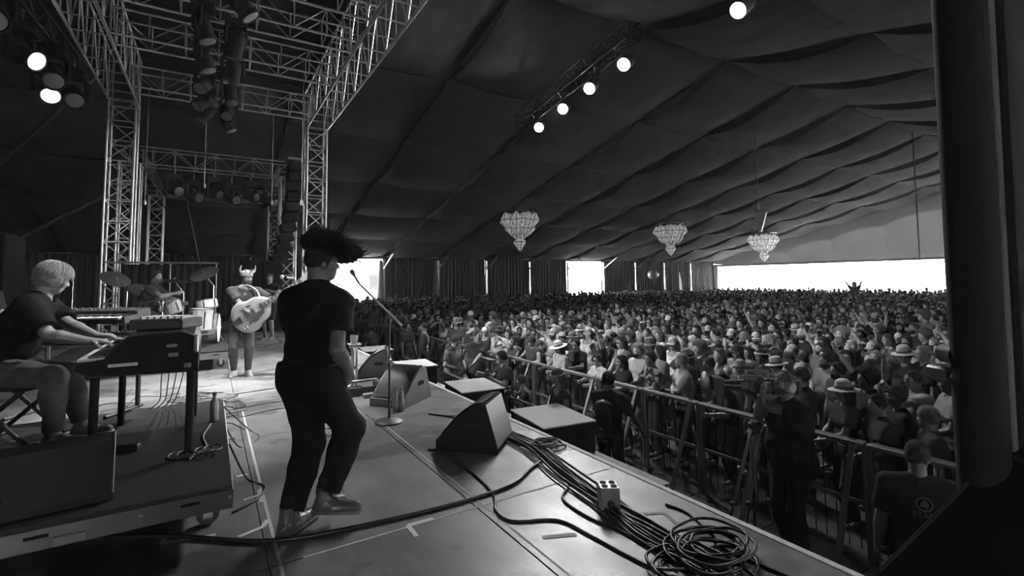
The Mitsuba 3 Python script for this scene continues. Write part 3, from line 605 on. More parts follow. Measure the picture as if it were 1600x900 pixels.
# ---- paper lanterns, hung speaker, balloon -------------------------------------------------------------------------------------------------
def lantern(label, c, s, glow):
    t = thing('lantern', label, 'lantern', 'faceted paper lanterns'); c = A(*c); n = 0
    def crystal(p, r, h1, h2, ax=(0, 0, 1), rot=0.):
        R = frame(A(*ax)); k = 6; an = np.arange(k) * 2 * np.pi / k + rot
        v = np.vstack([np.column_stack([r * np.cos(an), r * np.sin(an), 0 * an]), [[0, 0, h1], [0, 0, -h2]]]) @ R.T + p
        f = [[i, (i + 1) % k, k] for i in range(k)] + [[(i + 1) % k, i, k + 1] for i in range(k)]
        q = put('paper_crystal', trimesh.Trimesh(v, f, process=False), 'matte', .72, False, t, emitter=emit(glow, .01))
        e = [rod(v[i], v[j], .02 * s, 4) for i in range(k) for j in ((i + 1) % k, k, k + 1)]
        put('frame_edges', cat(e), 'satin', .05, False, q); tag(scene and list(scene)[-1], 'dark wire edges of the crystal', kind='stuff')
    for ring, (m, R0, z, r, h1, h2) in enumerate(((8, .86, -.50, .40, .48, .62), (7, .60, -.98, .36, .5, .58), (4, .26, -1.30, .32, .5, .45), (1, 0, -1.80, .40, .40, .62), (5, .42, -.42, .42, .4, .6))):
        for i in range(m):
            a = 2 * np.pi * i / m + .25 * ring; crystal(c + A(R0 * math.cos(a), R0 * math.sin(a), z) * s, r * s, h1 * s, h2 * s, (.25 * math.cos(a) * (R0 > 0), .25 * math.sin(a) * (R0 > 0), 1), a)
    an = np.arange(7) * np.pi / 3
    put('top_ring', sweep(np.column_stack([.98 * np.cos(an), .98 * np.sin(an), 0 * an]) * s + c, .035 * s, 6), 'metal', .5, 40, t)
    for q in (-1, 1): put('hanging_wire', rod(c + A(.12 * q, 0, 0), c + A(.12 * q, 0, 1.0), .02), 'satin', .1, True, t)
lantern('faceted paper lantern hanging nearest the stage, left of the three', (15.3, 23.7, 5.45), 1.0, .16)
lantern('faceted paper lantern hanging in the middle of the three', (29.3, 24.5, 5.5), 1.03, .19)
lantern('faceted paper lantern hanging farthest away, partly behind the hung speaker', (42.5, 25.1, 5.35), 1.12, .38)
t = thing('hung_speaker', 'dark loudspeaker hanging on a chain before the farthest lantern', 'loudspeaker')
put('cabinet', tr(box(.42, .42, .95, (0, 0, 0), .03), mat4(rotz(.4) @ rotx(.28), (21.1, 12.6, 3.98))), 'satin', .03, 40, t)
put('bracket', box(.2, .2, .22, (21.12, 12.7, 4.6), .03), 'satin', .12, 40, t); put('chain', rod((21.12, 12.6, 4.7), (21.12, 12.6, 8.0), .02, 5), 'satin', .1, True, t)
t = thing('hanging_cable', 'long dark cable hanging straight down from the tent ridge at right', 'cable'); put('cable', rod((31.05, 10.0, 8.95), (31.5, 10.2, 2.25), .035, 6), 'satin', .03, True, t)
t = thing('balloon', 'pale foil balloon floating over the far crowd', 'balloon')
bl = trimesh.creation.icosphere(3, .5); bl.apply_scale([1.0, 1.05, .85]); put('balloon', bl.apply_transform(mat4(None, (34.9, 31.3, 1.75))), 'satin', .42, True, t); put('string', rod((34.9, 31.3, 1.3), (34.8, 31.2, .2), .012, 4), 'matte', .4, True, t)
# ---- monitors and things on the stage ------------------------------------------------------------------------------------------------------
def wedge(label, toe, deg, L=.58, W=.60, H=.40, z=0., side=.16, grille=.02, group='floor monitors', mat='satin'):
    """floor monitor: local +x from the toe to the back; y across"""
    global PLACE
    t = thing('floor_monitor', label, 'monitor speaker', group)
    a = np.linspace(0, 1, 9); cx, cz = .03 + (.78 * L - .03) * a, .10 + (H - .10) * np.sin(a * np.pi / 2) ** 1.0
    pf = [(0, 0), (0, .09)] + list(zip(cx, cz)) + [(.80 * L, H), (L, .03), (L, 0)]
    PLACE = mat4(rotz(math.radians(deg)), (*toe, z)); Rx = A([1, 0, 0, 0], [0, 0, -1, W], [0, 1, 0, 0], [0, 0, 0, 1])
    put('cabinet', extrude(pf, W).apply_transform(Rx), mat, wob(side, .15, 20), False, t)
    P = np.array([[[x - .010 * s_, y, zz + .010] for x, zz in zip(cx, cz)] for y, s_ in ((.03, 1), (W - .03, 1))])
    put('grille', cat([grid(P), grid(P[::-1] - A(0, 0, .008))]), 'satin', grille, True, t)
    if mat == 'matte': put('rear_panel', tr(box(W - .03, .006, math.hypot(.20 * L, H - .03) - .02), mat4(frame(A(.20 * L, 0, .03 - H)), (.90 * L + .004, W / 2, (H + .03) / 2 + .004))), 'satin', .16, False, t)
    for q in (.0, W): put('side_handle', box(.13, .012, .05, (.60 * L, q, .55 * H), .01), 'matte', .02, 40, t)
    put('connector_plate', box(.09, .06, .006, (.03, .14, .095), .002), 'metal', .3, False, t)
    PLACE = None
    return t
wedge('black floor monitor nearest the camera at the stage edge, beside the cable bundle', (1.677, 3.976), -46.6, L=.55, W=.50, H=.40, side=.010, mat='matte')
wedge('floor monitor with a grey side panel beside the two bottles and the microphone stand', (1.895, 5.42), 38, L=.62, W=.46, H=.40, side=.22)
wedge('floor monitor farthest along the stage edge, behind the singer', (1.84, 7.36), -20, L=.55, W=.55, H=.42, side=.05)
wedge('large black floor monitor lying on the corner of the keyboard riser in the left foreground', (-.36, 3.88), -90, L=.52, W=.95, H=.40, z=.3, side=.035, grille=.03) if False else None
def big_wedge():
    global PLACE
    t = thing('floor_monitor', 'large black floor monitor on the keyboard riser in the left foreground', 'monitor speaker', 'floor monitors')
    PLACE = mat4(rotz(.12), (-.42, 3.43, .3))
    pf = [(0, 0), (-.02, .04), (.17, .275), (.27, .295), (.50, .22), (.52, 0)]
    m = extrude(pf, 1.05).apply_transform(A([0, 0, 1, -1.05], [1, 0, 0, 0], [0, 1, 0, 0], [0, 0, 0, 1]))
    put('cabinet', m, 'matte', wob(.035, .3, 7), False, t)
    put('edge_strip', sweep([(-.004, y, z) for y, z in ((-.02, .04), (.17, .275), (.27, .297))], .007, 6), 'satin', .22, True, t)
    put('handle', box(.16, .03, .04, (-.5, .03, .09), .01), 'matte', .015, 40, t)
    PLACE = None
big_wedge()
t = thing('microphone_stand', 'microphone on a tall straight stand with a slanting boom at the stage front', 'microphone stand')
c = A(1.596, 5.005, 0)
put('base', lathe([(.001, .05), (.03, .045), (.10, .028), (.135, .014), (.14, .002), (.13, 0), (.001, 0)], 36).apply_translation(c), 'metal', .28, 40, t)
put('tube', rod(c + A(0, 0, .04), c + A(0, 0, .62), .0125, 12), 'satin', .03, True, t); put('upper_tube', rod(c + A(0, 0, .6), c + A(0, 0, 1.03), .009, 12), 'satin', .05, True, t)
put('clutch', trimesh.creation.cylinder(.019, .05, sections=16).apply_translation(c + A(0, 0, .63)), 'chrome', .5, True, t)
b0, b1 = A(1.71, 4.93, 0.985), A(1.315, 5.145, 1.43); d = unit(b1 - b0); bm = c + A(0, 0, 1.035)
put('boom', rod(b0, b1, .0105, 10), 'chrome', .75, True, t); put('boom_clamp', box(.04, .04, .05, bm, .01), 'satin', .03, 40, t)
k = put('microphone', tr(lathe([(.001, 0), (.011, 0), (.013, .09), (.017, .11), (.0235, .125), (.025, .145), (.02, .165), (.001, .172)], 18), mat4(frame(unit(d + A(.0, .0, .5))), b1)), 'satin', .06, 40, t)
put('grille_ball', trimesh.creation.icosphere(3, .0255).apply_transform(mat4(None, b1 + unit(d + A(0, 0, .5)) * .147)), 'metal', .12, True, k)
put('clip_screw', rod(bm + A(.02, 0, 0), bm + A(.05, -.03, -.01), .006), 'satin', .05, True, t)
t = thing('microphone', 'silver microphone on a boom in front of the guitarist', 'microphone')
m0, m1 = A(.95, 8.40, 1.545), A(1.18, 8.30, 1.50); put('body', tr(lathe([(.001, 0), (.012, 0), (.018, .12), (.001, .13)], 14), mat4(frame(m0 - m1), m1 + (m0 - m1) * .25)), 'satin', .3, 40, t); put('grille_ball', trimesh.creation.icosphere(2, .032).apply_translation(m0), 'metal', .6, True, t)
put('boom', rod(m1, A(1.75, 8.35, 1.30), .009), 'satin', .2, True, t); put('stand_tube', rod((1.75, 8.35, 0), (1.75, 8.35, 1.32), .011), 'satin', .05, True, t); put('base', lathe([(.001, .03), (.12, .012), (.13, 0), (.001, 0)], 24).apply_translation((1.75, 8.35, 0)), 'satin', .05, True, t)
for i, (x, y) in enumerate(((1.79, 5.38), (1.85, 5.37))):
    t = thing('bottle', ['tall slim bottle by the floor monitor, the left of two', 'tall slim bottle by the floor monitor, the right of two'][i], 'bottle')
    put('bottle', lathe([(.001, 0), (.029, 0), (.032, .01), (.032, .16), (.026, .195), (.014, .235), (.013, .285), (.001, .285)], 20).apply_translation((x, y, 0)), 'satin', .30, True, t)
    put('label', lathe([(.0325, .05), (.0325, .13)], 20).apply_translation((x, y, 0)), 'matte', .45, True, t); put('cap', lathe([(.001, .292), (.0145, .292), (.0145, .272), (.001, .272)], 14).apply_translation((x, y, 0)), 'metal', .7, 40, t)
t = thing('water_bottle', 'clear plastic water bottle standing on the corner of the keyboard riser', 'bottle')
put('bottle', lathe([(.001, 0), (.031, 0), (.034, .012), (.031, .06), (.034, .075), (.034, .13), (.026, .165), (.013, .19), (.012, .215), (.001, .215)], 22).apply_translation((.05, 4.86, .3)), 'satin', .42, True, t)
put('cap', lathe([(.001, .235), (.015, .235), (.015, .21), (.001, .21)], 14).apply_translation((.05, 4.86, .3)), 'satin', .08, 40, t)
t = thing('drink_stand', 'chrome post stand with a paper cup on top, behind the singer', 'stand')
c = A(1.70, 6.90, 0)
for i in range(3):
    a = 2.1 * i; put('tube', rod(c + A(.035 * math.cos(a), .035 * math.sin(a), .02), c + A(.035 * math.cos(a), .035 * math.sin(a), .56), .016), 'chrome', .7, True, t)
for z in (.10, .27): put('ring', trimesh.creation.torus(.05, .012, 20, 8).apply_translation(c + A(0, 0, z)), 'chrome', .5, True, t)
put('tray', lathe([(.001, .555), (.085, .56), (.1, .58), (.09, .60), (.001, .59)], 24).apply_translation(c), 'satin', .35, True, t); put('base', lathe([(.001, .02), (.11, .012), (.12, 0), (.001, 0)], 24).apply_translation(c), 'satin', .05, True, t)
t = thing('cup', 'pale paper cup standing on the chrome post stand', 'cup'); put('cup', lathe([(.001, .60), (.042, .60), (.055, .71), (.05, .71), (.04, .615), (.001, .615)], 22).apply_translation(c), 'matte', .6, 40, t)
t = thing('pedal_box', 'open black pedal box with cables, under the farthest floor monitor', 'box')
put('tray', cat([boxat(1.50, 1.95, 6.35, 6.38, 0, .10), boxat(1.50, 1.53, 6.38, 6.75, 0, .10), boxat(1.92, 1.95, 6.38, 6.75, 0, .10), boxat(1.50, 1.95, 6.35, 6.75, 0, .015)]), 'satin', .025, False, t); put('lid', boxat(1.48, 1.97, 6.70, 6.76, .10, .125), 'satin', .5, False, t)
t = thing('effect_pedal', 'small grey effect pedal on the deck before the pedal box', 'pedal'); put('case', box(.14, .09, .05, (1.72, 6.22, .025), .01), 'satin', .25, 40, t); put('switch', trimesh.creation.cylinder(.012, .02).apply_translation((1.75, 6.22, .055)), 'chrome', .8, True, t)
# power box on the cables
t = thing('power_box', 'pale metal socket box with four outlets on the cable bundle', 'power outlet box')
M = mat4(rotz(-.55), (2.16, 2.36, .085)); PLACE = M
put('case', box(.125, .125, .13, (0, 0, 0), .008), 'satin', .40, 40, t); put('face_plate', box(.118, .118, .006, (0, 0, .067), .002), 'satin', .75, False, t)
for x in (-.028, .028):
    for y in (-.028, .028): put('outlet', trimesh.creation.cylinder(.020, .004, sections=18).apply_translation((x, y, .0715)), 'matte', .04, 30, t)
put('gland', trimesh.creation.cylinder(.02, .04).apply_transform(mat4(rotx(math.pi / 2), (0, -.07, -.02))), 'satin', .03, True, t)
PLACE = None
# ---- cables ---------------------------------------------------------------------------------------------------------------------------------
def cable(pts, r=.008, c=.02, label='black cable in the bundle along the stage edge', group='cables of the bundle along the stage edge', z0=0.):
    p = np.array([[*q, r + z0] if len(q) == 2 else q for q in pts], float)
    return tag(put('cable', sweep(spline(p, 7), r, 7), 'satin', c, True), label, 'cable', group)
rc = np.random.default_rng(21)
mainp = A((2.36, 4.05), (2.38, 3.55), (2.29, 2.97), (2.20, 2.45), (2.15, 2.05), (2.14, 1.62), (2.10, 1.15), (2.05, .8))
for i in range(17):
    off = rc.normal(0, .045, 2); j = mainp + off * A(1, .3) + rc.normal(0, .022, mainp.shape) + A(.05 * math.sin(i), 0) * np.linspace(0, 1.3, len(mainp))[:, None]
    cable([(*q, .008 + .010 * (i // 4) * abs(math.sin(1.7 * k + i))) for k, q in enumerate(j)], .0065 + .004 * rc.random(), .012 + .02 * rc.random())
def coil(cx, cy, r, n, seed, label, group, c=.02, cr=.006, sq=.8, z0=0.):
    g = np.random.default_rng(seed)
    for i in range(n):
        a0 = g.random() * 6.28; rr_ = r * (.65 + .5 * g.random()); ox, oy = g.normal(0, r * .25, 2); aa = np.linspace(0, 2 * np.pi * (.8 + .4 * g.random()), 14) + a0
        cable([(cx + ox + rr_ * math.cos(a), cy + oy + rr_ * sq * math.sin(a), cr + z0 + .006 * i + .012 * abs(math.sin(2 * a + i))) for a in aa], cr, c, label, group)
coil(2.50, 3.50, .13, 7, 1, 'thin black cable coiled near the stage edge beside the monitor', 'coil beside the nearest monitor')
coil(2.27, 1.72, .20, 9, 2, 'black cable looped in the tangle at the bottom edge', 'looped tangle at the bottom edge', cr=.008)
coil(2.02, 1.72, .16, 4, 3, 'black cable looped in the tangle at the bottom edge', 'looped tangle at the bottom edge', cr=.008)
cable([(-.9, 3.9), (-.21, 3.52), (.34, 3.10), (.93, 2.98), (1.43, 2.95), (1.83, 2.99), (2.1, 3.15), (2.33, 3.3), (2.36, 3.6)], .012, .015, 'thick black cable running across the deck past the singer', None)
cable([(1.62, 4.0), (1.70, 3.88), (1.70, 3.3), (1.65, 2.93), (1.555, 2.73), (1.57, 2.56), (1.80, 2.42), (1.85, 2.18), (1.90, 1.80), (2.0, 1.5)], .008, .018, 'black cable from the nearest monitor curving round to the bundle', None)
cable([(2.28, 2.9), (2.15, 2.75), (2.0, 2.62), (1.98, 2.35), (2.03, 2.1), (2.05, 1.6), (2.1, 1.3)], .008, .018, 'black cable swinging wide left of the socket box', None)
cable([(2.5, 2.2), (2.52, 2.05), (2.42, 1.8), (2.35, 1.7), (2.4, 1.3), (2.36, .9)], .008, .018, 'black cable looping on the audience side of the bundle', None)
for i in range(5): cable([(2.05 + .05 * i, 5.05 - .1 * i), (2.2 + .03 * i, 4.8), (2.28 + .02 * i, 4.5), (2.34, 4.1)], .007, .02, 'black cable between the two nearest monitors', 'cables between the two nearest monitors')
for i in range(9):
    g = rc.normal(0, .07, (6, 2)); cable(list(A((2.35, 8.6), (2.4, 7.9), (2.3, 7.3), (2.35, 6.8), (2.25, 6.4), (2.3, 6.0)) + g), .007, .30 + .2 * rc.random(), 'pale cable in the heap by the far monitors', 'pale cables by the far monitors')
coil(2.25, 6.75, .16, 4, 9, 'pale cable in the heap by the far monitors', 'pale cables by the far monitors', .35)
coil(.95, 5.0, .18, 3, 12, 'thin dark cable lying loose on the deck behind the singer', 'loose cable behind the singer', .03, .004)
for i, (a, b) in enumerate((((.2, 6.5), (1.4, 6.3)), ((.3, 6.1), (1.3, 5.4)), ((.3, 7.4), (1.5, 7.6)))): cable([a, (.5 * (a[0] + b[0]), a[1] + .12), b], .004, .04, 'thin cable across the deck between singer and guitarist', 'thin cables across the deck')
for i in range(26):
    c0 = A(-.35 + .30 * rc.normal(), 6.6 + .55 * rc.normal()); n = 7; a0 = rc.random() * 6.28; r0 = .10 + .22 * rc.random()
    cable([(c0[0] + r0 * math.cos(a0 + .9 * k) + .05 * rc.normal(), c0[1] + 1.3 * r0 * math.sin(a0 + .9 * k), .006 + .03 * abs(rc.normal()) * (k % 2)) for k in range(n)], .005, .02 + .3 * rc.random() ** 3, 'tangled cable on the deck behind the electric piano', 'tangle behind the electric piano')
for i in range(5):
    aa = np.linspace(0, 6.0, 14); cable([(-.16 + .05 * i + .055 * math.cos(a), 4.02 + .075 * math.sin(a) - .02 * i, .306 + .008 * i) for a in aa], .006, .16, 'grey cable coiled on the riser by the piano leg', 'grey coil on the riser')
cable([(.03, 4.75, .306), (-.02, 4.4, .306), (.0, 4.1, .306), (-.07, 3.95, .306), (-.09, 3.86, .31)], .006, .35, 'pale cable running from the water bottle to the piano leg', None)
cable([(.14, 4.1, .30), (.26, 4.15, .02), (.36, 3.95, .01), (.30, 3.75, .01), (.15, 3.62, .01)], .007, .03, 'black cable drooping over the riser edge', None)
cable([(.13, 5.3, .31), (.35, 5.5, .02), (.42, 5.2, .01), (.25, 5.0, .01), (.10, 4.9, .306)], .006, .05, 'cable looping off the riser beside the water bottle', None)
for i in range(4): cable([(-.15 - .06 * i, 5.1, .88), (-.2 - .05 * i, 5.3, .6), (-.25 - .04 * i, 5.5, .4), (-.3 - .05 * i, 5.6, .306)], .004, .05, 'thin cable hanging from the electric piano', 'cables hanging from the electric piano')
t = thing('foot_pedal', 'pair of black sustain pedals with pale tips on the riser', 'pedal')
for i, (x, y) in enumerate(((-.62, 4.42), (-.50, 4.35))):
    put('pedal', tr(box(.22, .07, .05, (0, 0, .025), .01), mat4(rotz(-.3), (x, y, .3))), 'satin', .02, 40, t); put('pedal_tip', tr(box(.10, .035, .018, (-.14, 0, .03), .006), mat4(rotz(-.3), (x, y, .3))), 'satin', .6, 40, t)
# tape marks
for i, (p, q, r_) in enumerate((((1.03, 2.72), (1.03, 2.87), (1.19, 2.865)), ((-.16, 3.56), (-.20, 3.44), (.06, 3.38)), ((.17, 3.28), (.30, 3.33), (.33, 3.41)), ((2.37, 2.0), (2.41, 2.14), (2.30, 2.2)))):
    t = thing('tape_mark', ['white L-shaped tape mark on the deck right of the singer', 'white L-shaped tape mark in the shade of the riser', 'white L-shaped tape mark by the castor of the riser', 'faint L-shaped tape mark near the stage edge'][i], 'tape'); c = (.62, .5, .6, .36)[i]
    strip(p, q, .028, c, 'strip', t, .002); strip(q, r_, .028, c, 'strip', t, .002)
for i, (p, q) in enumerate((((.325, 3.70), (.33, 3.93)), ((.20, 4.28), (.27, 4.29)), ((.22, 3.80), (.32, 3.83)), ((1.62, 2.32), (1.80, 2.24)), ((.62, 4.15), (.68, 4.17)))):
    t = thing('tape_piece', ['piece of pale tape across the deck joint left of the singer', 'short piece of pale tape by the riser edge', 'slanting piece of pale tape between riser and joint', 'crumpled piece of pale tape near the cable bend', 'short piece of pale tape behind the singer'][i], 'tape'); strip(p, q, .035, (.5, .6, .4, .42, .5)[i], 'strip', t, .002)
# ---- speaker boxes before the stage, pit rail, barricade -----------------------------------------------------------------------------------
for i in range(9):
    y = 3.35 + 1.16 * i; t = thing('subwoofer', f'black subwoofer with a grey top before the stage, {["first","second","third","fourth","fifth","sixth","seventh","eighth","ninth"][i]} from the camera', 'loudspeaker', 'row of subwoofers')
    put('cabinet', boxat(2.80, 3.86, y, y + 1.14, GZ, -.58, .015), 'matte', .012, 40, t); put('top_board', boxat(2.80, 3.88, y, y + 1.145, -.58, -.56, .003), 'matte', wob(.26, .2, 4), False, t); put('grille', boxat(3.86, 3.88, y + .05, y + 1.09, GZ + .1, -.65), 'matte', .012, False, t)
for i, (x, y, a) in enumerate(((3.57, 4.88, .12), (3.58, 6.95, .12), (3.52, 9.42, .1), (3.50, 12.1, .08))):
    global_M = mat4(rotz(-a), (x, y, 0)); PLACE = global_M
    t = thing('fill_speaker', ['black front-fill speaker with a pale wooden top, nearest the camera', 'black front-fill speaker with a pale wooden top, second from the camera', 'black front-fill speaker with a pale wooden top, third from the camera', 'black front-fill speaker with a pale wooden top, farthest from the camera'][i], 'loudspeaker')
    put('cabinet', boxat(-.34, .34, -.44, .44, -.56, -.215, .012), 'matte', .008, 40, t); put('top_board', boxat(-.35, .35, -.45, .45, -.215, -.20, .003), 'matte', wob(.36, .2, 5), False, t); put('grille', boxat(.34, .352, -.38, .38, -.52, -.25), 'matte', .012, False, t)
    put('port', trimesh.creation.cylinder(.045, .008, sections=18).apply_transform(mat4(rotx(math.pi / 2), (.18, -.443, -.38))), 'matte', .004, 30, t); put('socket', trimesh.creation.cylinder(.02, .01, sections=14).apply_transform(mat4(rotx(math.pi / 2), (-.15, -.445, -.36))), 'metal', .3, True, t)
    PLACE = None
for j, (ya, yb) in enumerate(((6.0, 7.4), (7.45, 9.65), (9.7, 11.9))):
    t = thing('pit_rail', f'low steel crowd rail with upright bars behind the subwoofers, {["first","second","third"][j]} from the camera', 'railing'); x = 4.17
    put('top_rail', rod((x, ya, -.45), (x, yb, -.45), .02), 'metal', .35, True, t); put('bottom_rail', rod((x, ya, -1.25), (x, yb, -1.25), .02), 'metal', .3, True, t)
    for y in np.linspace(ya + .02, yb - .02, 15): rodpart('bar', (x, y, -1.25), (x, y, -.45), .010, c=.32, parent=t)
    for y in (ya + .4, yb - .4): put('foot', box(.6, .05, .02, (x, y, GZ + .01)), 'metal', .3, False, t); rodpart('foot_post', (x, y, GZ + .02), (x, y, -1.25), .015, c=.3, parent=t)
BX, BZ = 5.72, -.25
BARS = shp(cat([box(.008, .008, BZ - GZ - .2, (0, .11 + .11 * i, (GZ + BZ) / 2)) for i in range(8)]), 'matte', .03, False)
for i in range(28):
    y0 = -2.6 + 1.0 * i; y1 = y0 + .985
    t = thing('barricade', f'steel crowd barricade section with slanting braces, {ordn(i + 1)} from the camera end', 'barricade', 'crowd barricade along the pit')
    tag(putd('bar_screen', BARS, t, mat4(None, (BX + .03, y0, 0))), 'screen of thin upright bars', kind='stuff'); put('top_rail', boxat(BX - .05, BX + .05, y0, y1, BZ - .05, BZ, .015), 'metal', .34, 40, t)
    put('mid_rail', boxat(BX, BX + .03, y0, y1, -.90, -.86), 'metal', .25, False, t); put('foot_plate', boxat(BX - .95, BX + .05, y0, y1, GZ, GZ + .012), 'metal', .16, False, t)
    yb = y0 + .12; put('brace', tr(box(.05, .035, 1.30, (0, 0, .65)), mat4(frame(A(BX - .03, yb, BZ - .05) - A(BX - .50, yb, GZ + .01)), (BX - .50, yb, GZ + .01))), 'satin', .36, False, t)
    for y in (y0 + .02, y1 - .02):
        put('upright', boxat(BX - .02, BX + .03, y - .02, y + .02, GZ + .01, BZ - .04), 'metal', .3, False, t)
# ---- right foreground: black draped tower leg at the stage wing, close to the camera --------------------------------------------------------
t = thing('draped_column', 'black draped column with pale pipe, close at the right edge', 'column')
lean = A(.10, .035, 0)
c0, c1 = A(1.62, .47, .55), A(1.70, .425, 2.75)
def rightcol(off, r, z0, z1): 
    a, b = A(1.85, .506, 0), A(1.664, .412, 2.5); q = A(.849, -.528, 0) * off; f = lambda z: a + (b - a) * z / 2.5 + q
    return sweep([f(z0), f((z0 + z1) / 2), f(z1)], r, 20)
put('drape', rightcol(0, .056, .0, 3.0), 'matte', .020, True, t); put('pipe', rightcol(.077, .014, .0, 3.0), 'matte', .42, True, t); put('second_drape', rightcol(.102, .014, .0, 3.0), 'matte', .015, True, t)
put('pale_sheet', rightcol(.197, .09, 0, 3.0), 'matte', lambda v: .30 + .60 * meshkit.fbm(v * A(14, 14, 9), 3) ** 1.5, True, t)
t = thing('clamp_lamp', 'black clamp-on lamp with a round lens fixed to the dark column at right', 'lamp')
hp = A(1.785, .49, 1.205); rv = A(.849, -.528, 0); fv = A(.528, .849, 0); RF = np.stack([rv, fv, A(0, 0, 1)], 1)
put('housing', tr(box(.085, .08, .045, (0, 0, 0), .008), mat4(RF, hp - rv * .045 - A(0, 0, .03))), 'satin', .012, 40, t); put('lens', tr(lathe([(.010, .0), (.022, .0), (.026, .012), (.026, -.03), (.001, -.03)], 20), mat4(frame(-fv), hp - rv * .035 + A(0, 0, .022))), 'satin', .08, 40, t); put('bracket', rod(hp - rv * .03 - A(0, 0, .03), hp + rv * .05 - A(0, 0, .03), .012), 'satin', .02, True, t)
t = thing('draped_case', 'large case under a black cloth filling the lower right corner, close to the camera', 'case')
pts = [A(1.30, .76, .0), A(1.44, .70, .45), A(1.545, .635, .655), A(1.72, .50, .875), A(1.80, .455, .955), A(1.89, .40, 1.005), A(2.35, .10, 1.03), A(2.35, .10, 0)]
near = [p - fv * .30 + rv * .10 for p in pts]; n = len(pts); F = []
for i in range(n): j = (i + 1) % n; F += [[i, j, n + j], [i, n + j, n + i]]
F += [[0, i + 1, i] for i in range(1, n - 1)] + [[n, n + i, n + i + 1] for i in range(1, n - 1)]
m = trimesh.Trimesh(np.vstack([pts, near]), F, process=False); m.fix_normals()
put('cloth', m, 'matte', wob(.014, .4, 8), 60, t); put('cloth_hem', sweep(spline([p + fv * .002 for p in pts[2:6]], 5), .005, 8), 'matte', .03, True, t)
t = thing('banner', 'grey banner standing in the daylight outside the nearest opening', 'banner')
put('panel', boxat(12.6, 13.6, 46, 46.06, .6, 2.3), 'matte', .012, False, t); put('top_band', boxat(12.6, 13.6, 45.98, 46.0, 2.0, 2.3), 'matte', .02, False, t)
for x in (12.65, 13.55): put('post', rod((x, 46.03, GZ - .3), (x, 46.03, 2.65), .04), 'metal', .3, True, t)
t = thing('flag', 'pale feather flag on a pole rising from the far crowd', 'flag')
put('pole', rod((41.0, 33.3, GZ), (41.0, 33.3, 2.0), .03, 6), 'metal', .5, True, t); put('cloth', extrude([(0, -.6), (.05, 1.9), (.28, 1.2), (.42, -.2), (.4, -.6)], .02).apply_transform(mat4(rotx(math.pi / 2), (41.0, 33.3, 0.0))), 'matte', .5, False, t)
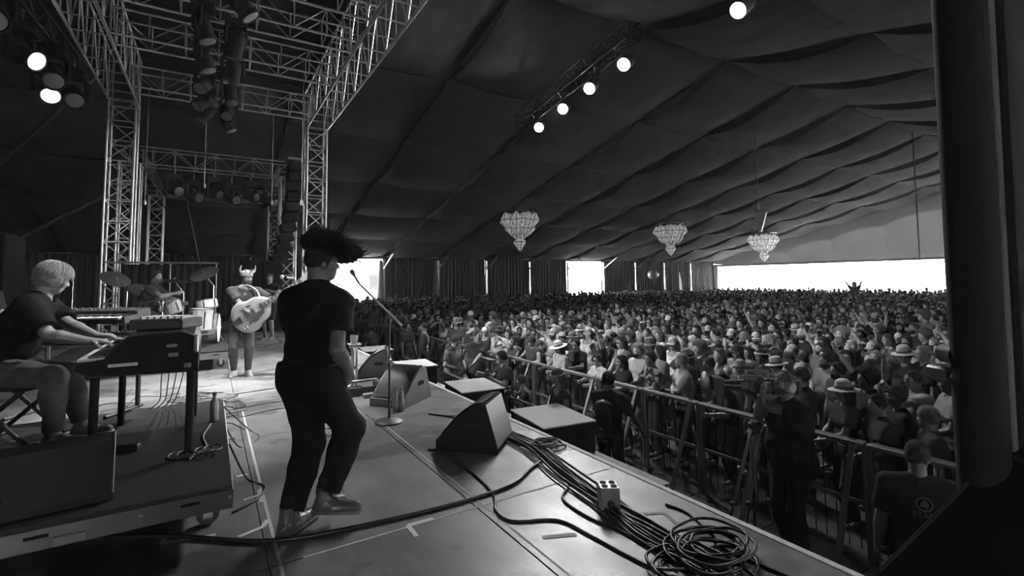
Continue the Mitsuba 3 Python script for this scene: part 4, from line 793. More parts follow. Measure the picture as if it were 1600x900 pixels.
# ---- the singer -------------------------------------------------------------------------------------------------------------------------
def singer():
    t = thing('person', 'singer seen from behind in black clothes and ankle boots with a big puff of hair', 'person')
    M = stand(.575, 3.2, 30, 0, .985); Mi = np.linalg.inv(M); w = lambda x, y, z: (Mi @ A(x, y, z, 1))[:3]
    b = Body(lean=(.06, -.03, 1), hip=(-.04, .03, .90), twist=.12, drop=.03, head=(1, -.55, -.03), feet=(w(.42, 3.16, .085), w(.62, 3.16, .15)), knees=((1, .1, 0), (1, -.1, 0)),
             hands=(w(.72, 3.48, .97), w(.735, 3.10, .905)), elbows=((-.6, .8, -.3), (-.8, -.5, -.1)))
    hs = ((A(.8, -.5, .2), A(0, -1, -.2), 1.0), (A(.45, .35, -.8), A(0, 1, -.1), .6))
    figure(t, b, M, res=.008, skin=.075, shirt=(.006, dict(sleeve=.64, hem=-.015, g=.026)), pants=(.006, dict(g=.03, gk=.034, length=.90, top=.06)), hair=None, shoes=None, hands=hs, wb=.012, simp=.0006)
    global PLACE
    PLACE = M
    # cap of hair, hair tie and the big puff
    put('hair', level([ell(b.H(-.008, 0, .040), b.hR, A(.108, .088, .108) * b.hs)], .006, [(b.H(.055, 0, .05), b.hR @ A(.9, 0, -.42)), (b.H(-.03, 0, -.055), b.hR @ A(.3, 0, -1))], wob=.006, wf=60), 'matte', .012, True, t)
    c0 = b.H(.0, 0, .128)
    put('hair_tie', trimesh.creation.torus(.03, .010, 20, 8).apply_transform(mat4(b.hR, c0)), 'satin', .12, True, t)
    r = np.random.default_rng(3); strands = []
    core = [ell(b.H(.045, -.0, .16), b.hR @ roty(.25), A(.125, .10, .062)), ell(b.H(.14, -.02, .085), b.hR @ roty(.6), A(.075, .09, .065), k=.05), ell(b.H(-.06, .0, .155), b.hR, A(.08, .09, .06), k=.05)]
    put('hair_puff', level(core, .008, wob=.03, wf=26, seed=4), 'matte', .010, True, t)
    cen = b.H(.05, 0, .125)
    for i in range(1700):
        d = unit(r.normal(size=3)); loc = A(d[0] * .165 + .055 + .05 * (d[2] < 0), d[1] * .135, d[2] * .085 + .14 - .045 * (d[0] > .3))
        loc = (A(*loc) - A(.05, 0, .125)) * .86 + A(.05, 0, .125); p0 = b.H(*loc); o = unit(p0 - cen) ; L = .03 + .075 * r.random() ** 1.5; n1 = unit(o + .8 * r.normal(size=3)); n2 = unit(o + 1.0 * r.normal(size=3)); p1 = p0 + n1 * L * .5; 
        strands.append(sweep([p0 - o * .03, p0, p1, p1 + n2 * L * .5], [.0032, .003, .0024, .0012], 3, False))
    put('hair_curls', cat(strands), 'matte', .014, True, t); tag(t + '__hair_curls', 'loose curls standing out from the puff', kind='stuff')
    for q, (yaw, pit) in enumerate(((8, 0), (-62, 0))):
        (u, c), (s2, c2) = b.shoe(q, math.radians(yaw), 0, ln=.235, high=.085, g=1.08)
        k = put('boot', level(u, .006, c, wob=.004, wf=30, seed=q), 'satin', wob(.055, .4, 18), True, t); tag(k, 'brown lace-up ankle boot')
        put('sole', level(s2, .006, c2), 'matte', .16, 40, k)
        a = b.an[q]; R = rotz(math.radians(yaw)); f = lambda x, y, z: a + R @ A(x, y, z)
        lc = [sweep(spline([f(.030 + .014 * i, -.022, .035 - .017 * i), f(.046 + .014 * i, 0, .034 - .016 * i), f(.034 + .014 * i, .022, .030 - .017 * i)], 4), .0022, 5) for i in range(3)]
        lc += [sweep(spline([f(.035, 0, .045), f(.06, .02 * s_, .055), f(.085, .045 * s_, .035), f(.09, .05 * s_, .015)], 5), .002, 5) for s_ in (1, -1)]
        put('laces', cat(lc), 'matte', .03, True, k)
        put('sock', rod(a + A(0, 0, .02), a + A(0, 0, .13), .042, 14), 'matte', .015, True, t)
        d = unit(b.kn[q] - b.an[q]); e = b.an[q] + d * .05
    PLACE = None
singer()
# ---- the guitarist ----------------------------------------------------------------------------------------------------------------------
def guitarist():
    t = thing('person', 'bearded guitarist in a horned hat, dark t-shirt, jeans and white shoes', 'person')
    M = stand(.44, 8.86, -100, 0, .98); Mi = np.linalg.inv(M); w = lambda x, y, z: (Mi @ A(x, y, z, 1))[:3]
    b = Body(lean=(-.06, .04, 1), hip=(-.03, 0, .87), twist=.1, head=(1, .75, -.12), feet=(w(.53, 8.80, .08), w(.34, 8.90, .08)), knees=((1, .2, 0), (1, -.0, 0)),
             hands=(w(.92, 8.50, 1.18), w(.52, 8.50, .96)), elbows=((.0, .9, -.8), (-.25, -1., .1)))
    hs = ((A(.2, .2, .8), A(-1, .1, .2), 1.1), (A(.1, 1, -.3), A(-1, 0, 0), .6))
    figure(t, b, M, res=.010, skin=.16, shirt=(.05, dict(sleeve=.8, hem=-.04)), pants=(wob(.075, .3, 12), dict(g=.012, gk=.010, length=.97)), shoes=(.62, .62), hair=('short', .02), beard=.05, hands=hs, shoe=((.35, 0), (-.1, 0)))
    global PLACE
    PLACE = M
    k = put('horned_hat', level([ell(b.H(-.006, 0, .052), b.hR, A(.118, .098, .105) * b.hs)], .009, [(b.H(0, 0, .042), b.hR @ A(0, 0, -1))], wob=.006, wf=40), 'matte', wob(.22, .5, 40), True, t)
    for q, tip in ((1, .0), (-1, .01)):
        pts = spline([b.H(0, .085 * q, .10), b.H(.01, .125 * q, .13), b.H(.02, .135 * q, .18), b.H(.03, .125 * q, .235)], 5)
        put('horn', sweep(pts, np.linspace(.026, .004, len(pts)), 10), 'satin', .25, True, k)
    for i, (x, y) in enumerate(((.09, .0), (.06, .05), (.05, -.05))): put('stud', sweep([b.H(x, y, .09), b.H(x * 1.3, y * 1.2, .175)], [.018, .003], 8), 'satin', .25, True, k)
    put('scarf', level([cap(b.neck + b.fwd * .05 + b.lat * .05, b.neck + b.fwd * .05 - b.lat * .05, .055, k=.03), cap(b.neck + b.lat * .07, b.neck - b.up * .12 + b.fwd * .09, .04, .03, k=.03)], .010, wob=.014, wf=30), 'matte', wob(.2, .7, 25), True, t)
    PLACE = None
    # the guitar he holds
    g = thing('guitar', 'pale hollow-body electric guitar in the hands of the guitarist in the horned hat', 'guitar')
    o, e = A(.55, 8.56, .985), A(1.22, 8.20, 1.50); X = unit(e - o); N = unit(A(-.28, -.95, .08)); N = unit(N - X * (N @ X)); Y = np.cross(N, X)
    G = mat4(np.stack([X, Y, N], 1) * 1.3, o)
    PLACE = G
    th = np.linspace(0, 2 * np.pi, 72, endpoint=False)
    xx = .0 + .245 * np.cos(th); yy = np.sin(th) * (.195 - .045 * np.cos(th) - .035 * np.exp(-((xx - .03) / .07) ** 2))
    cutw = np.exp(-((xx - .22) / .07) ** 2) * (yy < 0) * .05; out = np.stack([xx, yy + cutw], 1)
    body = extrude(out, .075); body.apply_translation((0, 0, -.085))
    put('body', body, 'satin', .20, 30, g)
    top = []
    for s_, z in ((1., -.010), (.97, .0), (.8, .008), (.45, .014), (.02, .016)): top.append(np.column_stack([out * s_, np.full(len(out), z)]))
    top = np.array(top); top = np.concatenate([top, top[:, :1]], 1); put('top', grid(top[::-1]), 'satin', .42, True, g)
    rim = np.column_stack([out, np.full(len(out), -.010)]); put('binding', sweep(np.vstack([rim, rim[:1]]), .004, 5), 'satin', .6, True, g)
    put('neck', tr(box(.50, .046, .022, (.45, 0, .012), .006), np.eye(4)), 'satin', .14, 40, g)
    put('fingerboard', box(.50, .050, .006, (.43, 0, .026), .001), 'satin', .06, False, g)
    for i in range(9): put('fret_marker', box(.022, .030, .002, (.22 + .052 * i, 0, .0295)), 'satin', .62, False, g)
    put('headstock', extrude([(.69, -.026), (.70, .026), (.79, .045), (.87, .04), (.88, 0), (.87, -.04), (.79, -.045)], .016).apply_translation((0, 0, .004)), 'satin', .55, 40, g)
    for i in range(6): put('tuner', trimesh.creation.cylinder(.008, .03).apply_translation((.77 + .035 * (i % 3), .058 * (1 if i < 3 else -1), .012)), 'chrome', .7, True, g)
    for q in (1, -1): put('f_hole', sweep(spline([(-.09, .10 * q, .012), (-.05, .085 * q, .013), (-.0, .10 * q, .012), (.04, .085 * q, .012)], 5), .006, 5), 'matte', .02, True, g)
    put('pickguard', extrude([(-.05, -.03), (.16, -.035), (.14, -.075), (.02, -.115), (-.05, -.09)], .004).apply_translation((0, 0, .022)), 'satin', .10, False, g)
    for x in (.03, .15): put('pickup', box(.04, .085, .016, (x, 0, .02), .003), 'chrome', .6, False, g)
    put('bridge', box(.02, .09, .02, (-.06, 0, .022), .004), 'chrome', .6, 40, g)
    put('tailpiece', extrude([(-.24, -.02), (-.24, .02), (-.13, .045), (-.13, -.045)], .006).apply_translation((0, 0, .012)), 'chrome', .7, False, g)
    put('strings', cat([rod((-.13, .035 - .014 * i, .03), (.70, .018 - .007 * i, .034), .0012, 4) for i in range(6)]), 'metal', .7, False, g, ); tag(g + '__strings', 'six strings', kind='stuff')
    for i in range(4): put('knob', trimesh.creation.cylinder(.011, .016).apply_translation((-.13 - .03 * (i % 2), -.10 - .02 * (i // 2), .018)), 'satin', .5, True, g)
    PLACE = None
    put('strap', sweep(spline([o - X * .24 - N * .04, A(.30, 8.86, 1.12), A(.36, 8.98, 1.33), A(.46, 8.84, 1.42), A(.62, 8.72, 1.33), o + X * .2 + Y * .08 - N * .03], 6), .016, 6), 'satin', .25, True, g)
guitarist()
# ---- the keyboard player ----------------------------------------------------------------------------------------------------------------
def keyboardist():
    t = thing('person', 'fair-haired keyboard player in black t-shirt and jeans bent over the keys at far left', 'person')
    M = stand(-1.27, 5.02, 4, .3, 1.0); Mi = np.linalg.inv(M); w = lambda x, y, z: (Mi @ A(x, y, z, 1))[:3]
    b = Body(lean=(.40, -.02, 1), hip=(-.02, .0, .56), twist=-.1, head=(1, .3, -.40), feet=(w(-.80, 4.92, .39), w(-.92, 4.72, .39)), knees=((.5, -.2, 1), (.5, -.5, 1)),
             hands=(w(-.74, 4.90, 1.06), w(-.735, 4.62, 1.045)), elbows=((-.5, .5, -.9), (-.5, -.4, -1)))
    hs = ((A(.95, -.1, -.05), A(0, .1, -1), .55), (A(.95, -.15, -.05), A(0, .0, -1), .5))
    figure(t, b, M, res=.009, skin=.25, shirt=(.007, dict(sleeve=.80, hem=-.08, g=.024)), pants=(wob(.055, .5, 14), dict(g=.02, gk=.022, length=.92, top=.04)), shoes=(.07, .45), hair=None, hands=hs, wb=.013, simp=.0007, shoe=((math.radians(-5), 0), (math.radians(-15), 0)))
    global PLACE
    PLACE = M
    p = [ell(b.H(-.010, 0, .036), b.hR, A(.124, .104, .116) * b.hs), ell(b.H(-.055, 0, -.02), b.hR, A(.068, .094, .075) * b.hs, k=.03)] + [ell(b.H(.005, .085 * q, -.015), b.hR, A(.045, .022, .05) * b.hs, k=.02) for q in (1, -1)]
    put('hair', level(p, .006, [(b.H(.086, 0, .060), b.hR @ A(.9, 0, -.32)), (b.H(-.02, 0, -.085), b.hR @ A(.15, 0, -1))], wob=.010, wf=24, seed=6), 'matte', lambda v: .20 * (.6 + .8 * meshkit.fbm(v * A(40, 40, 14), 3, 2)), True, t)
    r = np.random.default_rng(8); st = []
    for i in range(420):
        az, el = r.uniform(-np.pi, np.pi), r.uniform(.15, 1.45)
        if abs(az) < .75: el = max(el, .75)
        f = lambda e, g: b.H(-.010 + (.124 + g) * math.cos(az) * math.cos(e), (.105 + g) * math.sin(az) * math.cos(e), .036 + (.117 + g) * math.sin(e))
        e1 = el - r.uniform(.5, .9); st.append(sweep([f(el, .001), f((el + e1) / 2, .005), f(max(e1, -.75), .004 + .006 * r.random())], [.0030, .0030, .0012], 4, False))
    tag(put('hair_strands', cat(st), 'matte', lambda v: .16 + .22 * meshkit.fbm(v * 60, 2, 5), True, t), 'fair strands of hair', kind='stuff')
    PLACE = None
keyboardist()
def keyboard(key, label, M, L, c=.03, keyc=.6, octaves=True, side=.25, deep=.30, hgt=.09):
    """slab keyboard: x along the keys, -y towards the player"""
    global PLACE
    t = thing(key, label, 'keyboard'); PLACE = M
    put('case', cat([box(L, deep - .12, hgt, (0, .06, hgt / 2), .008), box(L, .14, .035, (0, -deep / 2 + .045, .0175), .004), box(.03, .16, .06, (-L / 2 + .015, -deep / 2 + .05, .03), .004), box(.03, .16, .06, (L / 2 - .015, -deep / 2 + .05, .03), .004)]), 'satin', c, False, t)
    n = int((L - .07) / .0235); wk, bk = [], []
    for i in range(n):
        x = -L / 2 + .035 + .0235 * (i + .5); wk.append(box(.0222, .135, .018, (x, -deep / 2 + .04, .046), .002))
        if i % 7 in (0, 1, 3, 4, 5): bk.append(box(.012, .085, .014, (x + .0118, -deep / 2 + .066, .061), .002))
    k = put('white_keys', cat(wk), 'satin', keyc, False, t); tag(k, 'row of white keys', kind='stuff')
    k = put('black_keys', cat(bk), 'satin', .02, False, t); tag(k, 'row of black keys', kind='stuff')
    r = np.random.default_rng(len(key)); kn = [trimesh.creation.cylinder(.008, .014, sections=10).apply_translation((x, .03 + .035 * j, hgt + .006)) for j in range(3) for x in np.linspace(-L / 2 + .1, L / 2 - .1, 14) if r.random() < .7]
    k = put('knobs', cat(kn), 'satin', .25, 40, t); tag(k, 'rows of small knobs', kind='stuff')
    put('display', box(.16, .05, .003, (-.05, .09, hgt + .001)), 'satin', .09, False, t)
    PLACE = None
    return t
Rk = rotz(math.radians(-30))
keyboard('keyboard', 'upper dark keyboard with a row of white keys beyond the keyboard player', mat4(Rk @ rotx(.12), (-1.02, 5.85, 1.13)), 1.10)
keyboard('keyboard', 'lower dark keyboard of the two-tier stand beyond the keyboard player', mat4(Rk, (-1.0, 5.80, .93)), 1.15, keyc=.5)
t = thing('keyboard_stand', 'black two-tier keyboard stand beyond the keyboard player', 'stand')
for q in (-.42, .42):
    f = lambda x, y, z: A(-1.0, 5.85, 0) + Rk @ A(x, y, z)
    put('upright', rod(f(q, .16, .3), f(q, .16, 1.16), .02), 'satin', .04, True, t); put('foot', rod(f(q, -.22, .315), f(q, .22, .315), .016), 'satin', .04, True, t)
    for z in (.905, 1.115): put('arm', rod(f(q, .16, z - .01), f(q, -.16, z - .01), .014), 'satin', .04, True, t)
# electric piano whose closed end faces the camera
t = thing('electric_piano', 'black electric piano on four legs seen from its end beside the keyboard player', 'piano')
prof = [(-.06, .86), (-.62, .88), (-.70, .93), (-.69, .965), (-.56, .985), (-.50, 1.075), (-.44, 1.125), (-.16, 1.135), (-.09, 1.10), (-.06, 1.0)]
def xz(pf, y0, y1): m = extrude(pf, y1 - y0); return m.apply_transform(A([1, 0, 0, 0], [0, 0, -1, y1], [0, 1, 0, 0], [0, 0, 0, 1]))
put('case', xz(prof, 3.95, 5.2), 'satin', .018, False, t)
put('end_panel', xz([(x * .985 - .005, 1.0 + (z - 1.0) * .96) for x, z in prof], 3.935, 3.951), 'matte', .012, False, t)
k = put('white_keys', cat([box(.135, .0222, .018, (-.625, 4.0 + .0235 * i, .982), .002) for i in range(50)]), 'satin', .62, False, t); tag(k, 'row of white keys', kind='stuff')
k = put('black_keys', cat([box(.085, .012, .014, (-.60, 4.012 + .0235 * i, .998), .002) for i in range(49) if i % 7 in (0, 1, 3, 4, 5)]), 'satin', .02, False, t); tag(k, 'row of black keys', kind='stuff')
for i, (x, z, a, b_) in enumerate(((-.46, .945, .15, .022), (-.20, .985, .055, .026), (-.21, 1.045, .06, .02), (-.12, .91, .04, .03))): put('jack_plate', box(a, .006, b_, (x, 3.933, z), .002), 'metal', .30, False, t)
for x, y in ((-.10, 3.98), (-.60, 3.98), (-.10, 5.15), (-.60, 5.15)): put('leg', rod((x, y, .3), (x, y, .88), .024, 12), 'matte', .012, True, t)
put('handle', box(.03, .03, .12, (-.075, 3.93, 1.05), .008), 'metal', .4, False, t)
t = thing('synthesizer', 'small black desktop synthesizer lying on top of the electric piano', 'synthesizer')
put('case', tr(box(.36, .26, .07, (.02, 0, .035), .01), mat4(rotz(-.5), (-.28, 4.33, 1.135))), 'satin', .03, False, t)
for i in range(7): put('fader', tr(box(.016, .18, .02, (-.13 + .046 * i, 0, .078), .003), mat4(rotz(-.5), (-.26, 4.33, 1.135))), 'satin', .38, False, t)
t = thing('set_list', 'white sheet of paper lying on the keyboards beside the small synthesizer', 'paper')
put('sheet', tr(box(.21, .28, .002), mat4(rotz(.3) @ rotx(.08), (-.40, 4.80, 1.15))), 'matte', .72, False, t)
# stool
t = thing('stool', 'black folding stool with crossed legs under the keyboard player', 'stool')
put('seat', tr(box(.50, .36, .07, (0, 0, 0), .025), mat4(Rk, (-1.22, 5.05, .735))), 'satin', .015, 40, t)
for s_ in (1, -1):
    for q in (-.15, .15):
        f = lambda x, y, z: A(-1.22, 5.05, 0) + Rk @ A(x, y, z)
        put('leg', rod(f(-.26 * s_, q, .315), f(.20 * s_, q, .70), .017), 'satin', .012, True, t)
for s_ in (1, -1): put('foot_bar', rod(A(-1.22, 5.05, 0) + Rk @ A(-.26 * s_, -.22, .315), A(-1.22, 5.05, 0) + Rk @ A(-.26 * s_, .22, .315), .016), 'satin', .012, True, t)
# ---- drum kit ---------------------------------------------------------------------------------------------------------------------------
def drum(key, label, c, ax, r, h, shell=.45, head=.7):
    t = thing(key, label, 'drum'); R = frame(A(*ax)); M = mat4(R, c)
    put('shell', tr(lathe([(r, -h / 2), (r, h / 2)], 28), M), 'satin', shell, True, t)
    for s_ in (1, -1):
        put('head', tr(trimesh.creation.cylinder(r * .985, .004, sections=28).apply_translation((0, 0, s_ * h / 2)), M), 'matte', head, 30, t)
        put('hoop', tr(trimesh.creation.torus(r * 1.015, .011, 28, 6).apply_translation((0, 0, s_ * h / 2)), M), 'chrome', .8, True, t)
    for i in range(6):
        a = i * np.pi / 3 + .3; put('lug', tr(box(.02, .02, h * .8, (r * 1.04 * math.cos(a), r * 1.04 * math.sin(a), 0), .004), M), 'chrome', .8, False, t)
    return t
def cymbal(label, c, n, r, base, c0=.34):
    t = thing('cymbal', label, 'cymbal'); c = A(*c); M = mat4(frame(A(*n)), c)
    put('plate', tr(lathe([(.004, .022), (.02, .020), (.045, .004), (r * .6, -.008), (r, -.022), (r, -.0235), (r * .6, -.0100), (.045, .001), (.004, .018)], 36), M), 'metal', c0, True, t)
    put('wing_nut', tr(trimesh.creation.cylinder(.009, .03).apply_translation((0, 0, .03)), M), 'chrome', .8, True, t)
    b = A(*base); top = b + A(0, 0, max(.5, c[2] - b[2] - .25)); put('stand_tube', rod(b + A(0, 0, .2), top, .011), 'chrome', .8, True, t); put('stand_arm', rod(top, c - A(0, 0, .01), .009), 'chrome', .8, True, t)
    for i in range(3):
        a = 2.1 * i + .4; put('stand_leg', rod(b + A(0, 0, .32), b + A(.22 * math.cos(a), .22 * math.sin(a), .01), .008), 'chrome', .75, True, t)
    return t
Zr = .3
drum('bass_drum', 'bass drum with a white front head on the drum riser', (-.05, 11.12, Zr + .29), (1, -.12, 0), .28, .40, .3, .78)
drum('floor_tom', 'pale floor tom at the camera end of the drum kit', (-.14, 10.62, Zr + .50), (.05, 0, 1), .19, .38, .42)
drum('rack_tom', 'small rack tom of the drum kit left of the snare', (-.62, 11.30, Zr + .72), (-.3, -.1, 1), .15, .24, .4)
drum('rack_tom', 'second rack tom, standing at the left end of the drum kit', (-.98, 11.55, Zr + .74), (-.3, -.3, 1), .16, .26, .30)
drum('snare_drum', 'white snare drum in front of the drummer', (-.05, 11.02, Zr + .76), (-.15, .1, 1), .17, .16, .7, .8)
cymbal('large crash cymbal tilted beside the left tower above the drums', (-1.55, 11.90, 1.58), (.35, -.5, .78), .25, (-1.35, 11.7, Zr))
cymbal('lower cymbal at the left end of the drum kit', (-1.12, 11.62, 1.36), (.3, -.45, .8), .22, (-1.05, 11.35, Zr))
cymbal('dark ride cymbal in front of the drummer', (-.60, 11.30, 1.53), (.1, -.12, 1), .27, (-.45, 11.5, Zr), .12)
cymbal('crash cymbal tilted at the right end of the drum kit', (-.12, 11.05, 1.66), (-.35, -.45, .8), .25, (.05, 11.3, Zr))
cymbal('pair of hi-hat cymbals low behind the snare drum', (-.75, 11.10, 1.18), (0, 0, 1), .18, (-.75, 11.10, Zr))
t = thing('riser', 'drum riser with dark carpet and a pale metal rim on castors', 'riser')
def riser(t, x0, x1, y0, y1, z=.3, carpet=.05, rim=.32):
    put('carpet', boxat(x0 + .01, x1 - .01, y0 + .01, y1 - .01, z - .02, z), 'matte', wob(carpet * .6, .3, 8), False, t)
    for a, b_, c_, d in ((x0, x1, y0, y0 + .04), (x0, x1, y1 - .04, y1), (x0, x0 + .04, y0 + .04, y1 - .04), (x1 - .04, x1, y0 + .04, y1 - .04)): put('rim', boxat(a, b_, c_, d, z - .125, z - .02, .004), 'metal', rim, False, t)
    for x in (x0 + .12, x1 - .12):
        for y in (y0 + .30, y1 - .30):
            k = put('castor', trimesh.creation.cylinder(.06, .04, sections=18).apply_transform(mat4(rotx(math.pi / 2), (x, y, .06))), 'satin', .05, 30, t)
            put('castor_fork', cat([box(.05, .006, .13, (x, y + s_ * .028, .105)) for s_ in (1, -1)] + [box(.11, .10, .012, (x, y, z - .131))]), 'chrome', .7, False, k)
    for x in np.arange(x0 + .35, x1 - .2, .62): put('lock_slot', boxat(x, x + .09, y0 - .003, y0 + .001, z - .065, z - .05), 'matte', .01, False, t)
    for x in (x1 - .02, x0 + .55, x1 - .42): put('bolt', trimesh.creation.icosphere(2, .009).apply_translation((x, y0 - .003, z - .06)), 'chrome', .9, True, t)
riser(t, -2.15, .30, 9.72, 12.1, rim=.55)
t = thing('riser', 'keyboard riser with dark carpet and a metal rim on castors in the left foreground', 'riser')
riser(t, -2.32, .14, 3.27, 5.7, rim=.30)
putd('plate', shp(boxat(-.62, -.50, 3.26, 3.268, .185, .225), 'matte', .5, False), t)
def simple(label, x, y, yaw, z, s=1, skin=.2, shirt=.03, pants=.04, hair=('short', .02), shoes=(.05, .2), hat=None, beard=None, res=.013, sleeve=.62, pk=None, cat_='person', kw={}, **bk):
    t = thing('person', label, cat_); figure(t, Body(**bk), stand(x, y, yaw, z, s), res=res, skin=skin, shirt=(shirt, dict(sleeve=sleeve)) if shirt is not None else None, pants=(pants, pk or {}), shoes=shoes, hair=hair, hat=hat, beard=beard, fine=res < .014, **kw); return t
simple('drummer in dark clothes seated behind the drum kit', -.98, 11.42, -8, Zr, skin=.14, shirt=.05, lean=(.12, 0, 1), hip=(0, 0, .60), head=(1, -.5, -.1), feet=((.5, .2, .08), (.5, -.22, .08)), knees=((.4, .3, 1), (.4, -.3, 1)), hands=((.50, .12, .80), (.46, -.22, .98)), elbows=((-.4, .7, -.6), (-.4, -.8, -.5)))
t = thing('drum_stool', 'round drum stool under the drummer', 'stool')
put('seat', lathe([(0.001, .0), (.16, .0), (.17, -.03), (.16, -.09), (0.001, -.09)], 20).apply_translation((-1.02, 11.42, Zr + .52)), 'satin', .03, 40, t)
put('post', rod((-1.02, 11.42, Zr + .1), (-1.02, 11.42, Zr + .43), .02), 'chrome', .7, True, t)
for i in range(3): put('leg', rod((-1.02, 11.42, Zr + .3), (-1.02 + .24 * math.cos(2.1 * i), 11.42 + .24 * math.sin(2.1 * i), Zr + .01), .012), 'chrome', .7, True, t)
simple('stagehand in black t-shirt and shorts raising one arm behind the guitarist', 1.30, 14.0, -125, 0, .97, skin=.30, shirt=.015, pants=.02, pk=dict(short=True), shoes=(.12, .4), hair=('short', .05), head=(1, .3, -.1), hands=((.22, .12, 1.28), (.16, -.26, 1.05)), elbows=((.2, .9, -.5), (-.5, -.8, -.5)))
simple('man in dark clothes watching from the wings, near of the two at left edge', -2.62, 7.45, -35, 0, .98, skin=.22, shirt=.02, head=(1, .2, -.05))
simple('man in dark clothes watching from the wings, farther of the two at left edge', -2.35, 8.15, -50, 0, .96, skin=.25, shirt=.03, head=(1, .1, 0))
# ---- people in the pit -----------------------------------------------------------------------------------------------------------------------
HC = 1.615
def hands_at(M, *pts):
    Mi = np.linalg.inv(M); return tuple((Mi @ A(*p, 1))[:3] for p in pts)
def sunglasses(b, key, c=.01):
    h = b.H
    put('sunglasses', cat([tr(box(.008, .042, .028, (0, 0, 0), .003), mat4(b.hR, h(.104, .032 * q, .010))) for q in (1, -1)] + [rod(h(.104, .02, .014), h(.104, -.02, .014), .003, 5)] + [rod(h(.102, .055 * q, .014), h(.0, .082 * q, .012), .003, 5) for q in (1, -1)]), 'satin', c, False, parent=key)
def photo_camera(label, c, aim, s=1., lens_c=.05):
    global PLACE
    t = thing('photo_camera', label, 'camera'); d = unit(A(*aim)); x = unit(np.cross(d, (0, 0, 1))); PLACE = mat4(np.stack([x, d, np.cross(x, d)], 1) * s, c)
    put('camera_body', cat([box(.145, .06, .10, (0, 0, 0), .012), box(.06, .055, .04, (0, 0, .065), .012), box(.035, .075, .10, (.06, .005, -.005), .012)]), 'satin', .015, 40, t)
    put('lens', tr(lathe([(.001, 0), (.034, 0), (.036, .05), (.042, .06), (.042, .14), (.036, .14), (.001, .125)], 20), mat4(rotx(-math.pi / 2), (0, .03, -.005))), 'satin', lens_c, 40, t)
    PLACE = None; return t
MP = {}
def pit(name, label, x, y, hz, yaw, **k):
    s = (hz - GZ) / HC; M = stand(x, y, yaw, GZ, s); w = k.pop('w', None)
    kw = dict(k.pop('kw', {}));
    if w: k['hands'] = hands_at(M, *w)
    b = Body(**{a: k.pop(a) for a in list(k) if a in ('lean', 'hip', 'twist', 'head', 'tilt', 'hands', 'feet', 'elbows', 'knees', 'fem', 'fat', 'hs', 'roll')})
    t = thing('person', label, 'person'); sg = k.pop('glasses', None)
    figure(t, b, M, res=k.pop('res', .011), **k)
    global PLACE
    PLACE = M; MP[name] = (t, b, M)
    if sg is not None: sunglasses(b, t, sg)
    PLACE = None
    return t, b, M
t, b, M = pit('vest', 'pit photographer in dark cap and pale vest, left of the man with folded arms', 4.46, 9.75, .15, -60, skin=.22, shirt=(.06, dict(sleeve=.7)), pants=(.03, {}), hair=('short', .03), hat=('cap', .04), head=(1, .15, -.25), lean=(.15, 0, 1), w=((4.71, 9.55, -.45), (4.46, 9.47, -.42)), elbows=((-.4, .8, -.4), (-.4, -.8, -.4)))
p, c = b.shirt(g=.03, sleeve=0, hem=-.10); PLACE = M; put('vest', level(p, .012, c + [(b.neck - b.up * .03, b.up)], wob=.01, wf=11, simp=.0012), 'matte', .16, 50, t); PLACE = None
photo_camera('black camera with pale telephoto lens hanging before the vested pit photographer', (4.56, 9.36, -.50), (.3, -.6, -.8), 1.25, .6)
pit('arms', 'security man in a dark polo shirt standing in the pit with folded arms', 4.93, 9.42, .25, -95, skin=.24, shirt=(.035, dict(sleeve=.85)), pants=(.02, {}), hair=('crop', .03), fat=1.2, head=(1, .35, -.02), beard=None, w=((4.72, 9.15, -.28), (5.12, 9.18, -.26)), elbows=((-.1, 1, -.5), (-.1, -1, -.5)))
t, b, M = pit('photog', 'pit photographer with glasses and dark t-shirt holding a camera at his chest', 4.52, 7.45, .08, 165, skin=.25, shirt=(.02, dict(sleeve=.62)), pants=(.03, {}), hair=('short', .02), lean=(.15, 0, 1), fat=1.15, head=(1, -.25, -.25), glasses=.03, w=((4.12, 7.32, -.24), (4.14, 7.50, -.16)), elbows=((-.2, .6, -.8), (-.2, -.6, -.8)))
photo_camera('black camera in the hands of the pit photographer with glasses', (4.06, 7.42, -.18), (-.9, .1, .25), 1.1)
t, b, M = pit('low', 'pit photographer in a sleeveless top crouching low with a long lens', 4.52, 6.75, -.20, 150, skin=.22, shirt=(.08, dict(sleeve=0)), pants=(.05, {}), hair=('short', .04), lean=(.3, 0, 1), head=(1, -.2, -.05), w=((4.15, 6.80, -.42), (4.18, 6.68, -.36)), elbows=((-.2, .6, -.8), (-.2, -.6, -.8)))
photo_camera('black camera with a long lens held by the crouching pit photographer', (4.11, 6.76, -.36), (-.85, .45, .1), 1.2, .12)
t, b, M = pit('woman', 'woman in a sleeveless top and headband standing in the pit behind the nearest fill speaker', 4.20, 5.45, .09, 170, fem=True, skin=.26, shirt=(.05, dict(sleeve=0, low=.05)), pants=(.04, {}), hair=('long', .045), head=(1, .2, -.3), lean=(.1, 0, 1), w=((3.98, 5.45, -.40), (3.95, 5.30, -.38)), elbows=((-.3, .7, -.7), (-.3, -.7, -.7)))
PLACE = M; an = np.linspace(0, 2 * np.pi, 25); put('headband', sweep([b.H(.115 * math.cos(a) - .006, .097 * math.sin(a), .065 + .02 * math.cos(a)) for a in an], .011, 6), 'matte', .42, True, t); PLACE = None
t, b, M = pit('pack', 'man seen from behind in the pit in a dark shirt with a backpack', 4.55, 4.92, .08, 28, skin=.12, shirt=(.03, dict(sleeve=.8)), pants=(.03, {}), hair=('short', .012), head=(1, .1, -.05), w=((4.95, 5.2, -.5), (4.9, 4.6, -.65)))
t2 = thing('backpack', 'black backpack with pale reflective trim on the man seen from behind in the pit', 'backpack')
